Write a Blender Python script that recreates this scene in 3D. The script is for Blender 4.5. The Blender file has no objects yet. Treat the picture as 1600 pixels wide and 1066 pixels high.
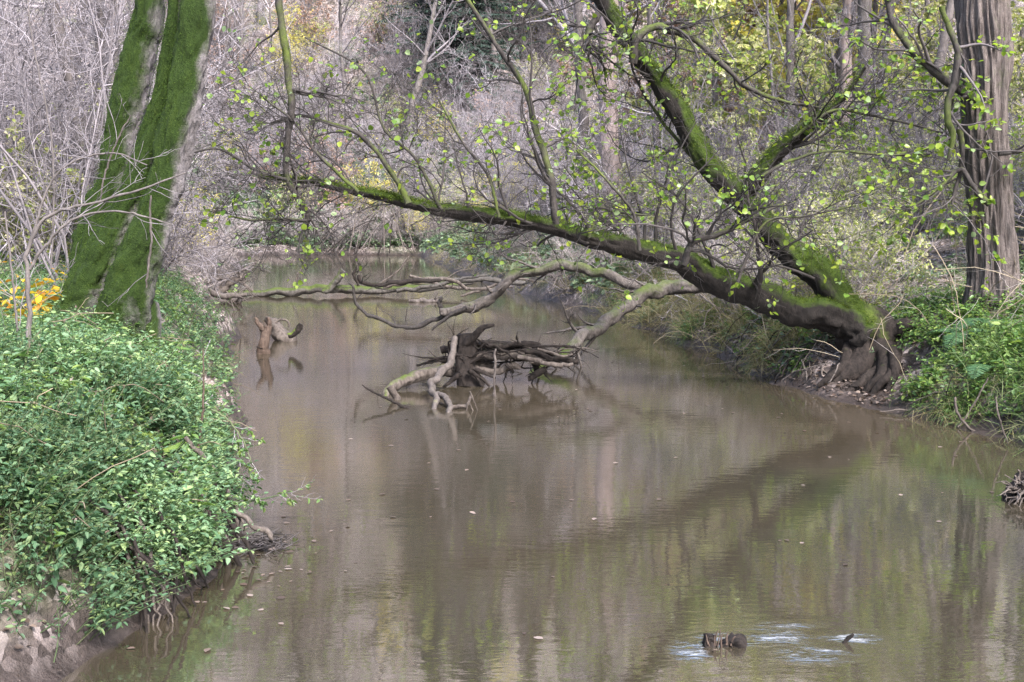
import bpy, math, random
import numpy as np
from math import radians, sin, cos, pi, atan

# ------------------------------------------------------------------ basics
SC = bpy.context.scene
COL = SC.collection
rng = np.random.default_rng(11)
def reseed(n):
    global rng
    rng = np.random.default_rng(n); random.seed(n)

F = 1931.0; CAMZ = 2.5; PITCH = atan(203 / F)
def px(x, y, d):
    """a place seen at photo pixel (x, y), d metres ahead of the camera"""
    u = (x - 800) / F; v = -(y - 533) / F
    dy = cos(PITCH) + v * sin(PITCH); dz = -sin(PITCH) + v * cos(PITCH)
    t = d / dy
    return np.array([u * t, d, CAMZ + dz * t])
def wx(x, d):
    return (x - 800) / F * d
def norm(v):
    return v / np.maximum(np.linalg.norm(v, axis=-1, keepdims=True), 1e-9)
def smooth(a, b, x):
    t = np.clip((x - a) / (b - a), 0, 1); return t * t * (3 - 2 * t)

def _hash(i, seed):
    i = i.astype(np.int64)
    h = (i[..., 0] * 374761393 + i[..., 1] * 668265263 + i[..., 2] * 2147483647 + seed * 1274126177) & 0xffffffff
    h = ((h ^ (h >> 13)) * 1274126177) & 0xffffffff
    h = h ^ (h >> 16)
    return (h & 0xffff) / 65535.0
def vnoise(p, seed=0):
    p = np.asarray(p, float); i = np.floor(p); f = p - i; f = f * f * (3 - 2 * f)
    out = 0
    for a in (0, 1):
        for b in (0, 1):
            for c in (0, 1):
                w = (f[..., 0] if a else 1 - f[..., 0]) * (f[..., 1] if b else 1 - f[..., 1]) * (f[..., 2] if c else 1 - f[..., 2])
                out = out + w * _hash(i + np.array([a, b, c]), seed)
    return out * 2 - 1
def fbm(p, octv=4, seed=0):
    s = 0; a = 1; p = np.asarray(p, float)
    for k in range(octv):
        s = s + a * vnoise(p * 2 ** k, seed + k); a *= .5
    return s

# ------------------------------------------------------------------ terrain
LY = np.array([0, 4.0, 6.0, 6.9, 7.6, 8.3, 9.1, 10.2, 12, 15.6, 21, 26.8, 32, 42, 53, 69, 90, 140])
LX = np.array([-2.9, -2.9, -2.55, -2.2, -2.36, -2.34, -2.32, -2.55, -2.9, -3.75, -4.95, -6.3, -7.8, -9.8, -11.9, -15.5, -22, -40.])
RY = np.array([0, 8, 11, 13.4, 15.3, 16.8, 17.9, 21, 25, 34, 50, 69, 90, 140])
RX = np.array([8.5, 7.2, 6.1, 5.5, 4.85, 4.25, 4.0, 3.7, 3.3, 1.2, -2.2, -5.0, -12, -30.])
def xl(y): return np.interp(y, LY, LX)
def xr(y): return np.interp(y, RY, RX)
FARY = 71.0
def dist_bank(x, y):
    n = .25 * fbm(np.stack([x * .9, y * .9, x * 0], -1), 3, 5)
    return np.maximum(np.maximum(xl(y) - x, x - xr(y)), y - FARY) + n * np.clip((y + 4) / 10, .3, 1)
def H(x, y):
    x = np.asarray(x, float); y = np.asarray(y, float)
    d = dist_bank(x, y); xc = (xl(y) + xr(y)) / 2
    w = smooth(-1.5, 1.5, x - xc)
    far = smooth(FARY - 6, FARY + 2, y)
    hb = (.22 + 1.02 * smooth(6.0, 6.95, y - .2 * (x + 2.4))) * (1 - w) + .72 * w
    hb = hb * (1 - far) + .7 * far
    wd = .5 * (1 - w) + .5 * w
    dp = np.maximum(d, 0)
    near = hb * (1 - np.exp(-dp / wd))
    sl = (.06 * (1 - w) + .17 * w) * np.minimum(dp, 9) + .10 * np.maximum(dp - 9, 0)
    dx = np.maximum(np.maximum(xl(y) - x, x - xr(y)), 0)
    sl = sl + .32 * np.maximum(dx - 26, 0)
    fh = np.maximum(y - FARY - 4, 0)
    sl = np.where(far > 0, sl * (1 - far) + far * .04 * dp, sl) + .36 * np.minimum(fh, 12) + .70 * np.clip(fh - 12, 0, 110) + .1 * np.maximum(fh - 55, 0)
    bump = .05 * fbm(np.stack([x * 1.7, y * 1.7, x * 0], -1), 4, 9) + .22 * fbm(np.stack([x * .22, y * .22, x * 0], -1), 3, 3) * smooth(2, 8, dp)
    under = -.55 * smooth(0, .9, -d)
    hollow = 1 - .88 * np.exp(-(((x - 4.72) / .85) ** 2 + ((y - 16.2) / 1.25) ** 2) ** 1.5)
    return np.where(d > 0, (near + sl + bump * smooth(0, .5, dp)) * hollow, under + .02)
def Hs(x, y): return float(H(np.array([x]), np.array([y]))[0])

# ------------------------------------------------------------------ mesh helpers
class MB:
    """collects vertices and faces, then links them as one mesh object"""
    def __init__(s): s.v = []; s.q = []; s.t = []; s.n = 0; s.qm = []; s.tm = []; s.at = []
    def add(s, V, Fc, mi=0, attr=None):
        V = np.asarray(V, float).reshape(-1, 3); Fc = np.asarray(Fc, np.int64)
        if Fc.shape[-1] == 4:
            f = Fc.reshape(-1, 4) + s.n; s.q.append(f); s.qm.append(np.full(len(f), mi))
        else:
            f = Fc.reshape(-1, 3) + s.n; s.t.append(f); s.tm.append(np.full(len(f), mi))
        s.v.append(V); s.n += len(V)
        s.at.append(np.zeros(len(V)) if attr is None else np.asarray(attr, float).reshape(-1))
        return s
    def build(s, name, mats, parent=None, smooth_=True):
        V = np.concatenate(s.v)
        q = np.concatenate(s.q) if s.q else np.zeros((0, 4), np.int64)
        t = np.concatenate(s.t) if s.t else np.zeros((0, 3), np.int64)
        me = bpy.data.meshes.new(name)
        me.vertices.add(len(V)); me.vertices.foreach_set('co', V.astype(np.float32).ravel())
        li = np.concatenate([q.ravel(), t.ravel()]).astype(np.int32)
        me.loops.add(len(li)); me.loops.foreach_set('vertex_index', li)
        nq, nt = len(q), len(t)
        ls = np.concatenate([np.arange(nq) * 4, nq * 4 + np.arange(nt) * 3]).astype(np.int32)
        me.polygons.add(nq + nt); me.polygons.foreach_set('loop_start', ls)
        mi = np.concatenate(s.qm + s.tm).astype(np.int32)
        me.polygons.foreach_set('material_index', mi)
        me.polygons.foreach_set('use_smooth', np.full(nq + nt, smooth_))
        a = me.attributes.new('cover', 'FLOAT', 'POINT'); a.data.foreach_set('value', np.concatenate(s.at).astype(np.float32))
        me.update(calc_edges=True)
        for m in (mats if isinstance(mats, (list, tuple)) else [mats]): me.materials.append(m)
        o = bpy.data.objects.new(name, me); COL.objects.link(o)
        if parent: o.parent = parent
        return o

def tubes(P, R, S=4):
    P = np.asarray(P, float); R = np.asarray(R, float)
    if P.ndim == 2: P = P[None]; R = R[None]
    N, K, _ = P.shape
    T = norm(np.gradient(P, axis=1)); m = norm(T.mean(1))
    ref = np.where(np.abs(m[:, 2:3]) < .8, [[0, 0, 1.]], [[1., 0, 0]])[:, None, :]
    A = norm(np.cross(T, ref)); B = np.cross(T, A)
    an = 2 * pi * np.arange(S) / S
    V = P[:, :, None] + R[:, :, None, None] * (np.cos(an)[:, None] * A[:, :, None] + np.sin(an)[:, None] * B[:, :, None])
    base = (np.arange(N) * K * S)[:, None, None] + (np.arange(K - 1) * S)[None, :, None]
    s0 = np.arange(S)[None, None]; s1 = (s0 + 1) % S
    Fq = np.stack([base + s0, base + s1, base + s1 + S, base + s0 + S], -1)
    return V.reshape(-1, 3), Fq.reshape(-1, 4)

def spline(pts, n):
    """Catmull-Rom through rows of any width"""
    p = np.asarray(pts, float); p = np.vstack([2 * p[0] - p[1], p, 2 * p[-1] - p[-2]])
    m = len(p) - 3
    t = np.linspace(0, m, n); i = np.minimum(t.astype(int), m - 1); f = (t - i)[:, None]
    a, b, c, d = p[i], p[i + 1], p[i + 2], p[i + 3]
    return .5 * (2 * b + (c - a) * f + (2 * a - 5 * b + 4 * c - d) * f ** 2 + (3 * b - a - 3 * c + d) * f ** 3)

def trunk(mb, pts, n=60, S=28, furrow=0., lump=.08, fine=.03, gnarl=.25, seed=1, mi=0, cover=None, caps=(True, True), fscale=6):
    """pts rows x y z r: a displaced log or trunk, caps closed; cover(P, N) gives moss 0..1"""
    q = spline(pts, n); P = q[:, :3]; R = np.maximum(q[:, 3], .002)
    Lg = np.concatenate([[0], np.cumsum(np.linalg.norm(np.diff(P, axis=0), axis=1))]) / R.mean() * .22
    gz = np.stack([Lg, 0 * Lg + seed * 1.7, 0 * Lg], -1)
    P = P + gnarl * R[:, None] * np.stack([fbm(gz, 3, seed + 20), fbm(gz, 3, seed + 30), fbm(gz, 3, seed + 40)], -1) * 1.2
    T = norm(np.gradient(P, axis=0)); mt = norm(T.mean(0))
    ref = np.array([0, 0, 1.]) if abs(mt[2]) < .75 else np.array([1., 0, 0])
    A = norm(np.cross(T, ref)); B = np.cross(T, A)
    an = 2 * pi * np.arange(S) / S
    N = np.cos(an)[None, :, None] * A[:, None] + np.sin(an)[None, :, None] * B[:, None]
    V = P[:, None] + N * R[:, None, None]
    L = np.concatenate([[0], np.cumsum(np.linalg.norm(np.diff(P, axis=0), axis=1))])
    rr = R.mean()
    cyl = np.stack([np.cos(an)[None] * 1.2 + 0 * L[:, None], np.sin(an)[None] * 1.2 + 0 * L[:, None], (L / rr * .35)[:, None] + 0 * an[None]], -1)
    dsp = lump * fbm(cyl, 3, seed) + fine * fbm(cyl * np.array([3.5, 3.5, 4.5]), 4, seed + 7)
    if furrow:
        tw = (L / rr * .10)[:, None]
        c2 = np.stack([np.cos(an)[None] * fscale * .5 + .35 * np.sin(tw * 9 + seed), np.sin(an)[None] * fscale * .5 + .35 * np.cos(tw * 7), tw * 3.4 + 0 * an[None]], -1)
        dsp = dsp + furrow * (np.abs(vnoise(c2, seed + 3)) * 1.4 - .45 + .5 * (np.abs(vnoise(c2 * np.array([2.1, 2.1, 1.6]), seed + 4)) - .4))
    V = V + N * (R[:, None] * dsp)[..., None]
    K = n
    base = (np.arange(K - 1) * S)[:, None]; s0 = np.arange(S)[None]; s1 = (s0 + 1) % S
    Fq = np.stack([base + s0, base + s1, base + s1 + S, base + s0 + S], -1).reshape(-1, 4)
    V = V.reshape(-1, 3)
    cv = np.zeros(len(V)) if cover is None else np.clip(cover(V, N.reshape(-1, 3)), 0, 1)
    mb.add(V, Fq, mi, cv)
    for end, on in ((0, caps[0]), (K - 1, caps[1])):
        if on:
            ring = V[end * S:(end + 1) * S]; c = ring.mean(0) + (T[end] * .06 * R[end] * (1 if end else -1))
            i = np.arange(S); tri = np.stack([i, (i + 1) % S, np.full(S, S)], -1)
            if end == 0: tri = tri[:, ::-1]
            mb.add(np.vstack([ring, c]), tri, mi, np.concatenate([cv[end * S:(end + 1) * S] * .4, [0]]))
    return V, N.reshape(-1, 3), cv

def pxpath(lst, d):
    """[(x, y, half width px)] seen in the photo -> rows x y z r; d = one distance or one per row"""
    d = np.broadcast_to(np.asarray(d, float), (len(lst),)) if np.ndim(d) == 0 or len(d) == len(lst) else np.interp(np.linspace(0, 1, len(lst)), np.linspace(0, 1, len(d)), d)
    return np.array([list(px(a[0], a[1], k)) + [a[2] / F * k] for a, k in zip(lst, d)])

def grow(P, R, m, L, ang, K, up=0., wob=.15, rr=.55, t0=.2, t1=1., rmin=.0025, absL=False, taper=.25, spread=.28, dirb=None):
    P = np.asarray(P, float); R = np.asarray(R, float)
    if P.ndim == 2: P = P[None]; R = R[None]
    N, KP = P.shape[:2]
    par = np.repeat(np.arange(N), m); M = N * m
    t = rng.uniform(t0, t1, M); s = t * (KP - 1); i = np.minimum(s.astype(int), KP - 2); f = (s - i)[:, None]
    p0 = P[par, i] * (1 - f) + P[par, i + 1] * f
    tan = norm(P[par, i + 1] - P[par, i])
    r0 = np.maximum((R[par, i] * (1 - f[:, 0]) + R[par, i + 1] * f[:, 0]) * rr * rng.uniform(.7, 1.1, M), rmin)
    a = rng.normal(ang, spread, M)[:, None]
    perp = norm(np.cross(tan, norm(rng.normal(size=(M, 3)))))
    d = tan * np.cos(a) + perp * np.sin(a) + np.array([0, 0, up])
    if dirb is not None: d = d + np.asarray(dirb)
    d = norm(d)
    if absL: l = rng.uniform(L[0], L[1], M)
    else:
        pl = np.linalg.norm(np.diff(P, axis=1), axis=2).sum(1)[par]
        l = pl * rng.uniform(L[0], L[1], M) * (1.15 - .65 * t)
    out = np.zeros((M, K, 3)); out[:, 0] = p0; st = (l / (K - 1))[:, None]
    for k in range(1, K):
        d = norm(d + rng.normal(size=(M, 3)) * wob + np.array([0, 0, up * .35]))
        out[:, k] = out[:, k - 1] + d * st
    R2 = r0[:, None] * np.linspace(1, taper, K)[None]
    return out, np.maximum(R2, rmin * .6)

def leafmesh(b, d, n, L, W, fold=.18, curl=.15):
    b = np.asarray(b); d = norm(d); M = len(b)
    sd = norm(np.cross(d, n)); n = np.cross(sd, d)
    L = np.broadcast_to(L, M)[:, None]; W = np.broadcast_to(W, M)[:, None]
    tip = b + d * L - n * curl * L
    l1 = b + d * .30 * L + sd * .46 * W + n * fold * W; r1 = b + d * .30 * L - sd * .46 * W + n * fold * W
    l2 = b + d * .70 * L + sd * .38 * W + n * (fold * W - curl * .5 * L); r2 = b + d * .70 * L - sd * .38 * W + n * (fold * W - curl * .5 * L)
    V = np.stack([b, l1, l2, tip, r2, r1], 1)
    o = np.arange(M)[:, None] * 6
    Fq = np.stack([o + np.array([0, 3, 2, 1]), o + np.array([0, 5, 4, 3])], 1)
    return V.reshape(-1, 3), Fq.reshape(-1, 4)

def blades(b, d, L, W, bend=.5, K=4):
    """grass blades: tapering strips that bow under their weight"""
    M = len(b); d = norm(d); L = np.broadcast_to(L, M); W = np.broadcast_to(W, M)
    side = norm(np.cross(d, rng.normal(size=(M, 3))))
    P = np.zeros((M, K, 3)); P[:, 0] = b; dd = d.copy()
    bend = np.broadcast_to(bend, M)[:, None]
    for k in range(1, K):
        dd = norm(dd + np.array([0, 0, -1.]) * bend * (.5 + .5 * k / K))
        P[:, k] = P[:, k - 1] + dd * (L / (K - 1))[:, None]
    w = np.linspace(1, .12, K)[None, :, None] * W[:, None, None] * .5
    V = np.stack([P + side[:, None] * w, P - side[:, None] * w], 2)
    o = (np.arange(M) * K * 2)[:, None] + (np.arange(K - 1) * 2)[None]
    Fq = np.stack([o, o + 1, o + 3, o + 2], -1)
    return V.reshape(-1, 3), Fq.reshape(-1, 4)

def on_tubes(P, n, t0=.2, t1=1.):
    N, K = P.shape[:2]; j = rng.integers(0, N, n); s = rng.uniform(t0, t1, n) * (K - 1); i = np.minimum(s.astype(int), K - 2); f = (s - i)[:, None]
    return P[j, i] * (1 - f) + P[j, i + 1] * f, norm(P[j, i + 1] - P[j, i])
def rand_dir(n, zb=0., zs=1.):
    v = rng.normal(size=(n, 3)); v[:, 2] = v[:, 2] * zs + zb; return norm(v)

# ------------------------------------------------------------------ materials
def mat(name):
    m = bpy.data.materials.new(name); m.use_nodes = True
    nt = m.node_tree; nt.nodes.clear()
    return m, nt
class G:
    def __init__(s, nt): s.nt = nt
    def n(s, typ, props=None, **ins):
        nd = s.nt.nodes.new(typ)
        for k, v in (props or {}).items(): setattr(nd, k, v)
        for k, v in ins.items():
            key = int(k[1:]) if k[0] == '_' and k[1:].isdigit() else k.replace('_', ' ')
            sock = nd.inputs[key]
            if isinstance(v, bpy.types.NodeSocket): s.nt.links.new(v, sock)
            else: sock.default_value = v
        return nd
    def ramp(s, fac, stops, interp='LINEAR'):
        nd = s.nt.nodes.new('ShaderNodeValToRGB'); s.nt.links.new(fac, nd.inputs[0])
        cr = nd.color_ramp; cr.interpolation = interp
        while len(cr.elements) < len(stops): cr.elements.new(.5)
        for e, (p, c) in zip(cr.elements, stops): e.position = p; e.color = (*c, 1)
        return nd.outputs[0]
    def mix(s, f, a, b, mode='MIX'):
        nd = s.nt.nodes.new('ShaderNodeMix'); nd.data_type = 'RGBA'; nd.blend_type = mode
        for sk, v in ((nd.inputs[0], f), (nd.inputs[6], a), (nd.inputs[7], b)):
            if isinstance(v, bpy.types.NodeSocket): s.nt.links.new(v, sk)
            else: sk.default_value = v if not isinstance(v, tuple) or len(v) == 4 else (*v, 1)
        return nd.outputs[2]
    def math(s, op, a, b=0., c=0.):
        nd = s.nt.nodes.new('ShaderNodeMath'); nd.operation = op
        for sk, v in zip(nd.inputs, (a, b, c)):
            if isinstance(v, bpy.types.NodeSocket): s.nt.links.new(v, sk)
            else: sk.default_value = v
        return nd.outputs[0]
    def noise(s, vec, scale, detail=4, rough=.6, dist=0.):
        return s.n('ShaderNodeTexNoise', Vector=vec, Scale=scale, Detail=detail, Roughness=rough, Distortion=dist).outputs[0]
    def out(s, sh): s.nt.links.new(sh, s.n('ShaderNodeOutputMaterial').inputs[0])
    def bsdf(s, col, rough=.7, spec=.3, normal=None):
        b = s.n('ShaderNodeBsdfPrincipled')
        for k, v in (('Base Color', col), ('Roughness', rough), ('Specular IOR Level', spec), ('Normal', normal)):
            if v is None: continue
            if isinstance(v, bpy.types.NodeSocket): s.nt.links.new(v, b.inputs[k])
            else: b.inputs[k].default_value = (*v, 1) if isinstance(v, tuple) and len(v) == 3 else v
        return b.outputs[0]
    def obj(s): return s.n('ShaderNodeTexCoord').outputs['Object']
    def pos(s): return s.n('ShaderNodeNewGeometry').outputs['Position']
    def scaled(s, v, sc):
        return s.n('ShaderNodeMapping', Vector=v, Scale=sc).outputs[0]
    def bump(s, h, strength=.4, dist=.02, normal=None):
        nd = s.n('ShaderNodeBump', Height=h, Strength=strength, Distance=dist)
        if normal is not None: s.nt.links.new(normal, nd.inputs['Normal'])
        return nd.outputs[0]

def bark_mat(name, c1, c2, moss=(.05, .09, .012), stretch=(6, 6, 1.2), bump=.6, bdist=.02, mossy=True, lichen=None):
    m, nt = mat(name); g = G(nt)
    v = g.pos(); sv = g.scaled(v, stretch)
    n1 = g.noise(sv, 3.0, 6, .65, .6); n2 = g.noise(v, 30, 4, .7)
    col = g.ramp(n1, [(.3, c1), (.7, c2)])
    col = g.mix(g.math('MULTIPLY', n2, .35), col, (c1[0] * .6, c1[1] * .6, c1[2] * .6))
    if lichen:
        l = g.ramp(g.noise(v, 9, 4, .7), [(.56, (0, 0, 0)), (.64, (1, 1, 1))])
        col = g.mix(g.math('MULTIPLY', l, .55), col, lichen)
    hgt = g.math('ADD', n1, g.math('MULTIPLY', n2, .35))
    if mossy:
        a = g.n('ShaderNodeAttribute', {'attribute_name': 'cover'}).outputs['Fac']
        nm = g.noise(v, 7, 5, .7)
        fac = g.n('ShaderNodeMapRange', Value=g.math('ADD', a, g.math('MULTIPLY', g.math('SUBTRACT', nm, .5), 1.1)), From_Min=.28, From_Max=.78).outputs[0]
        mc = g.ramp(g.math('ADD', g.math('MULTIPLY', g.noise(v, 26, 5, .75), .5), g.math('MULTIPLY', g.noise(g.scaled(v, (1, 1, .45)), 7, 4, .7), .5)), [(.25, (moss[0] * .3, moss[1] * .34, moss[2] * .4)), (.55, moss), (.8, (moss[0] * 1.9, moss[1] * 1.5, moss[2] * 1.6))])
        col = g.mix(fac, col, mc)
        fz = g.noise(v, 70, 4, .8)
        hgt = g.math('ADD', g.math('MULTIPLY', hgt, g.math('SUBTRACT', 1., g.math('MULTIPLY', fac, .6))), g.math('MULTIPLY', fac, fz))
    nrm = g.bump(hgt, bump, bdist)
    g.out(g.bsdf(col, .85, .2, nrm)); return m

def twig_mat(name, c1, c2, c3=None):
    m, nt = mat(name); g = G(nt)
    r = g.n('ShaderNodeNewGeometry').outputs['Random Per Island']; o = g.n('ShaderNodeObjectInfo').outputs['Random']
    f = g.math('ADD', g.math('MULTIPLY', r, .55), g.math('MULTIPLY', o, .45))
    col = g.ramp(f, [(.1, c1), (.6, c2), (.95, c3 or c2)])
    col = g.mix(g.math('MULTIPLY', g.noise(g.pos(), 14, 3, .6), .5), col, c1)
    g.out(g.bsdf(col, .75, .3)); return m

def leaf_mat(name, cols, trans=.4, rough=.45, spec=.4, tw=1.6):
    m, nt = mat(name); g = G(nt)
    r = g.n('ShaderNodeNewGeometry').outputs['Random Per Island']
    k = len(cols); col = g.ramp(r, [((i + .5) / k, c) for i, c in enumerate(cols)])
    col = g.mix(g.math('MULTIPLY', g.noise(g.pos(), 2.3, 2, .5), .4), col, tuple(c * .62 for c in cols[0]))
    tc = g.mix(1., col, (tw, tw * 1.05, tw * .7, 1), 'MULTIPLY')
    b = g.bsdf(col, rough, spec); t = g.n('ShaderNodeBsdfTranslucent', Color=tc).outputs[0]
    g.out(g.n('ShaderNodeMixShader', _0=trans, _1=b, _2=t).outputs[0]); return m

M = {}
M['moss_bark'] = bark_mat('mossy_grey_bark', (.07, .062, .062), (.20, .18, .188), (.033, .062, .009), (5, 5, 1.6), 1., .06)
M['alder_bark'] = bark_mat('dark_alder_bark', (.005, .004, .0036), (.024, .0195, .0175), (.045, .072, .010), (5, 5, 2.2), .9, .03)
M['alder_branch'] = bark_mat('alder_branch_bark', (.016, .014, .013), (.075, .065, .062), (.07, .09, .02), (8, 8, 4), .7, .015)
M['furrow_bark'] = bark_mat('furrowed_red_brown_bark', (.030, .023, .021), (.20, .168, .158), (.05, .08, .02), (9, 9, .9), 1., .04)
M['pale_bark'] = bark_mat('pale_grey_bark', (.035, .029, .027), (.16, .138, .128), (.07, .09, .025), (6, 6, 3), .8, .02)
M['dark_wood'] = bark_mat('wet_dark_wood', (.004, .003, .0027), (.034, .026, .023), (.08, .11, .02), (6, 6, 3), .9, .02)
M['drift_wood'] = bark_mat('weathered_driftwood', (.032, .025, .022), (.155, .13, .116), (.08, .11, .02), (6, 6, 2), .9, .02)
M['pale_wood'] = bark_mat('bleached_wood', (.04, .033, .03), (.135, .115, .108), (.1, .12, .03), (6, 6, 2), .7, .015)
M['brown_wood'] = bark_mat('brown_stub_wood', (.035, .025, .02), (.13, .092, .074), (.1, .13, .03), (14, 14, 2), .8, .015)
M['log_moss'] = bark_mat('mossy_log_bark', (.03, .027, .025), (.12, .108, .10), (.06, .08, .02), (5, 5, 3), .8, .03)
M['twig_grey'] = twig_mat('grey_violet_twig', (.065, .056, .060), (.26, .232, .25), (.58, .53, .575))
M['twig_pale'] = twig_mat('pale_dry_twig', (.12, .10, .095), (.34, .30, .295), (.60, .55, .53))
M['twig_dark'] = twig_mat('dark_twig', (.018, .015, .014), (.07, .06, .06), (.26, .225, .235))
M['stem_green'] = twig_mat('green_stem', (.03, .05, .02), (.06, .09, .035), (.12, .12, .07))
M['twig_straw'] = twig_mat('straw_stalk', (.10, .08, .055), (.24, .195, .135), (.42, .36, .27))
M['far_bark'] = bark_mat('far_grey_bark', (.06, .052, .05), (.17, .148, .145), (.08, .11, .04), (4, 4, 1), .5, .03)
M['far_pink_bark'] = bark_mat('pinkish_grey_bark', (.17, .13, .125), (.36, .29, .28), (.08, .11, .04), (4, 4, 1), .5, .03)
M['alder_leaf'] = leaf_mat('yellow_green_alder_leaf', [(.09, .17, .02), (.15, .23, .025), (.22, .30, .035), (.29, .34, .04), (.20, .26, .035), (.17, .25, .03), (.25, .33, .17)], .45, .4, .45)
M['nettle'] = leaf_mat('nettle_green_leaf', [(.035, .075, .036), (.06, .125, .06), (.09, .17, .09), (.13, .21, .115), (.17, .22, .08), (.08, .15, .085)], .35, .58, .35)
M['nettle_pale'] = leaf_mat('pale_green_leaf', [(.09, .17, .085), (.14, .24, .125), (.20, .30, .17), (.24, .32, .13)], .35, .55, .4)
M['herb'] = leaf_mat('herb_green_leaf', [(.06, .12, .035), (.09, .165, .045), (.13, .215, .055), (.19, .25, .06)], .35, .42, .5)
M['ivy'] = leaf_mat('dull_green_leaf', [(.07, .11, .065), (.12, .18, .10), (.19, .25, .14)], .25, .45, .45)
M['yellow_leaf'] = leaf_mat('autumn_yellow_leaf', [(.50, .42, .10), (.62, .53, .14), (.58, .54, .24), (.42, .42, .12)], .45, .5, .3)
M['gold_leaf'] = leaf_mat('golden_leaf', [(.42, .27, .02), (.5, .36, .03), (.4, .16, .02)], .4, .5, .3)
M['copper_leaf'] = leaf_mat('copper_pink_dry_leaf', [(.26, .16, .13), (.42, .28, .23), (.56, .41, .36)], .3, .6, .25)
M['pale_leaf'] = leaf_mat('pale_yellow_green_leaf', [(.23, .29, .08), (.36, .39, .12), (.48, .46, .22), (.55, .50, .36)], .4, .5, .35)
M['needle'] = leaf_mat('dark_spruce_needle', [(.018, .034, .026), (.028, .052, .040), (.04, .07, .055)], .1, .6, .3)
M['fern'] = leaf_mat('blue_green_fern', [(.045, .10, .045), (.065, .135, .06), (.09, .16, .07)], .3, .5, .4)
M['litter'] = leaf_mat('fallen_leaf', [(.05, .035, .028), (.10, .072, .056), (.16, .12, .10), (.26, .21, .19), (.07, .045, .035)], .1, .6, .35)
M['grass'] = leaf_mat('green_grass_blade', [(.06, .11, .03), (.10, .17, .05), (.16, .22, .07)], .3, .5, .35)
M['pale_grass'] = leaf_mat('pale_green_grass_blade', [(.10, .15, .05), (.17, .22, .08), (.26, .28, .13), (.30, .27, .15)], .3, .5, .35)
M['straw'] = leaf_mat('straw_grass_blade', [(.16, .13, .065), (.27, .225, .125), (.13, .15, .05), (.36, .31, .2)], .3, .55, .3)
M['moss_tuft'] = leaf_mat('moss_tuft', [(.014, .032, .004), (.032, .066, .009), (.066, .108, .014)], .2, .8, .15)
M['moss_lime'] = leaf_mat('bright_moss_tuft', [(.035, .06, .008), (.065, .10, .010), (.12, .15, .02)], .2, .8, .15)

def ground_mat():
    m, nt = mat('leaf_strewn_soil'); g = G(nt); v = g.pos()
    n1 = g.noise(v, .35, 5, .6); n2 = g.noise(v, 9, 6, .7); n3 = g.noise(v, 2.2, 4, .6)
    vo = g.n('ShaderNodeTexVoronoi', Vector=v, Scale=16.).outputs['Color']
    sep = g.n('ShaderNodeSeparateColor', Color=vo).outputs[0]
    lit = g.ramp(sep, [(.1, (.035, .027, .025)), (.4, (.10, .078, .072)), (.7, (.20, .16, .15)), (.95, (.38, .32, .31))])
    soil = g.ramp(n2, [(.3, (.022, .017, .014)), (.7, (.07, .053, .045))])
    col = g.mix(g.ramp(n3, [(.38, (0, 0, 0)), (.55, (1, 1, 1))]), soil, lit)
    gr = g.ramp(n2, [(.3, (.05, .075, .03)), (.7, (.11, .15, .06))])
    col = g.mix(g.math('MULTIPLY', g.ramp(n1, [(.5, (0, 0, 0)), (.62, (1, 1, 1))]), .35), col, gr)
    # wet mud by the water line
    z = g.n('ShaderNodeSeparateXYZ', Vector=v).outputs[2]
    wet = g.n('ShaderNodeMapRange', Value=g.math('ADD', z, g.math('MULTIPLY', n3, .22)), From_Min=.12, From_Max=.5).outputs[0]
    mud = g.ramp(n2, [(.3, (.016, .011, .0095)), (.7, (.052, .039, .036))])
    col = g.mix(wet, mud, col)
    h = g.math('ADD', n2, g.math('MULTIPLY', g.noise(v, 38, 5, .7), .5))
    rough = g.n('ShaderNodeMapRange', Value=wet, To_Min=.42, To_Max=.85).outputs[0]
    g.out(g.bsdf(col, rough, .35, g.bump(h, .9, .06))); return m
M['ground'] = ground_mat()

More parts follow.
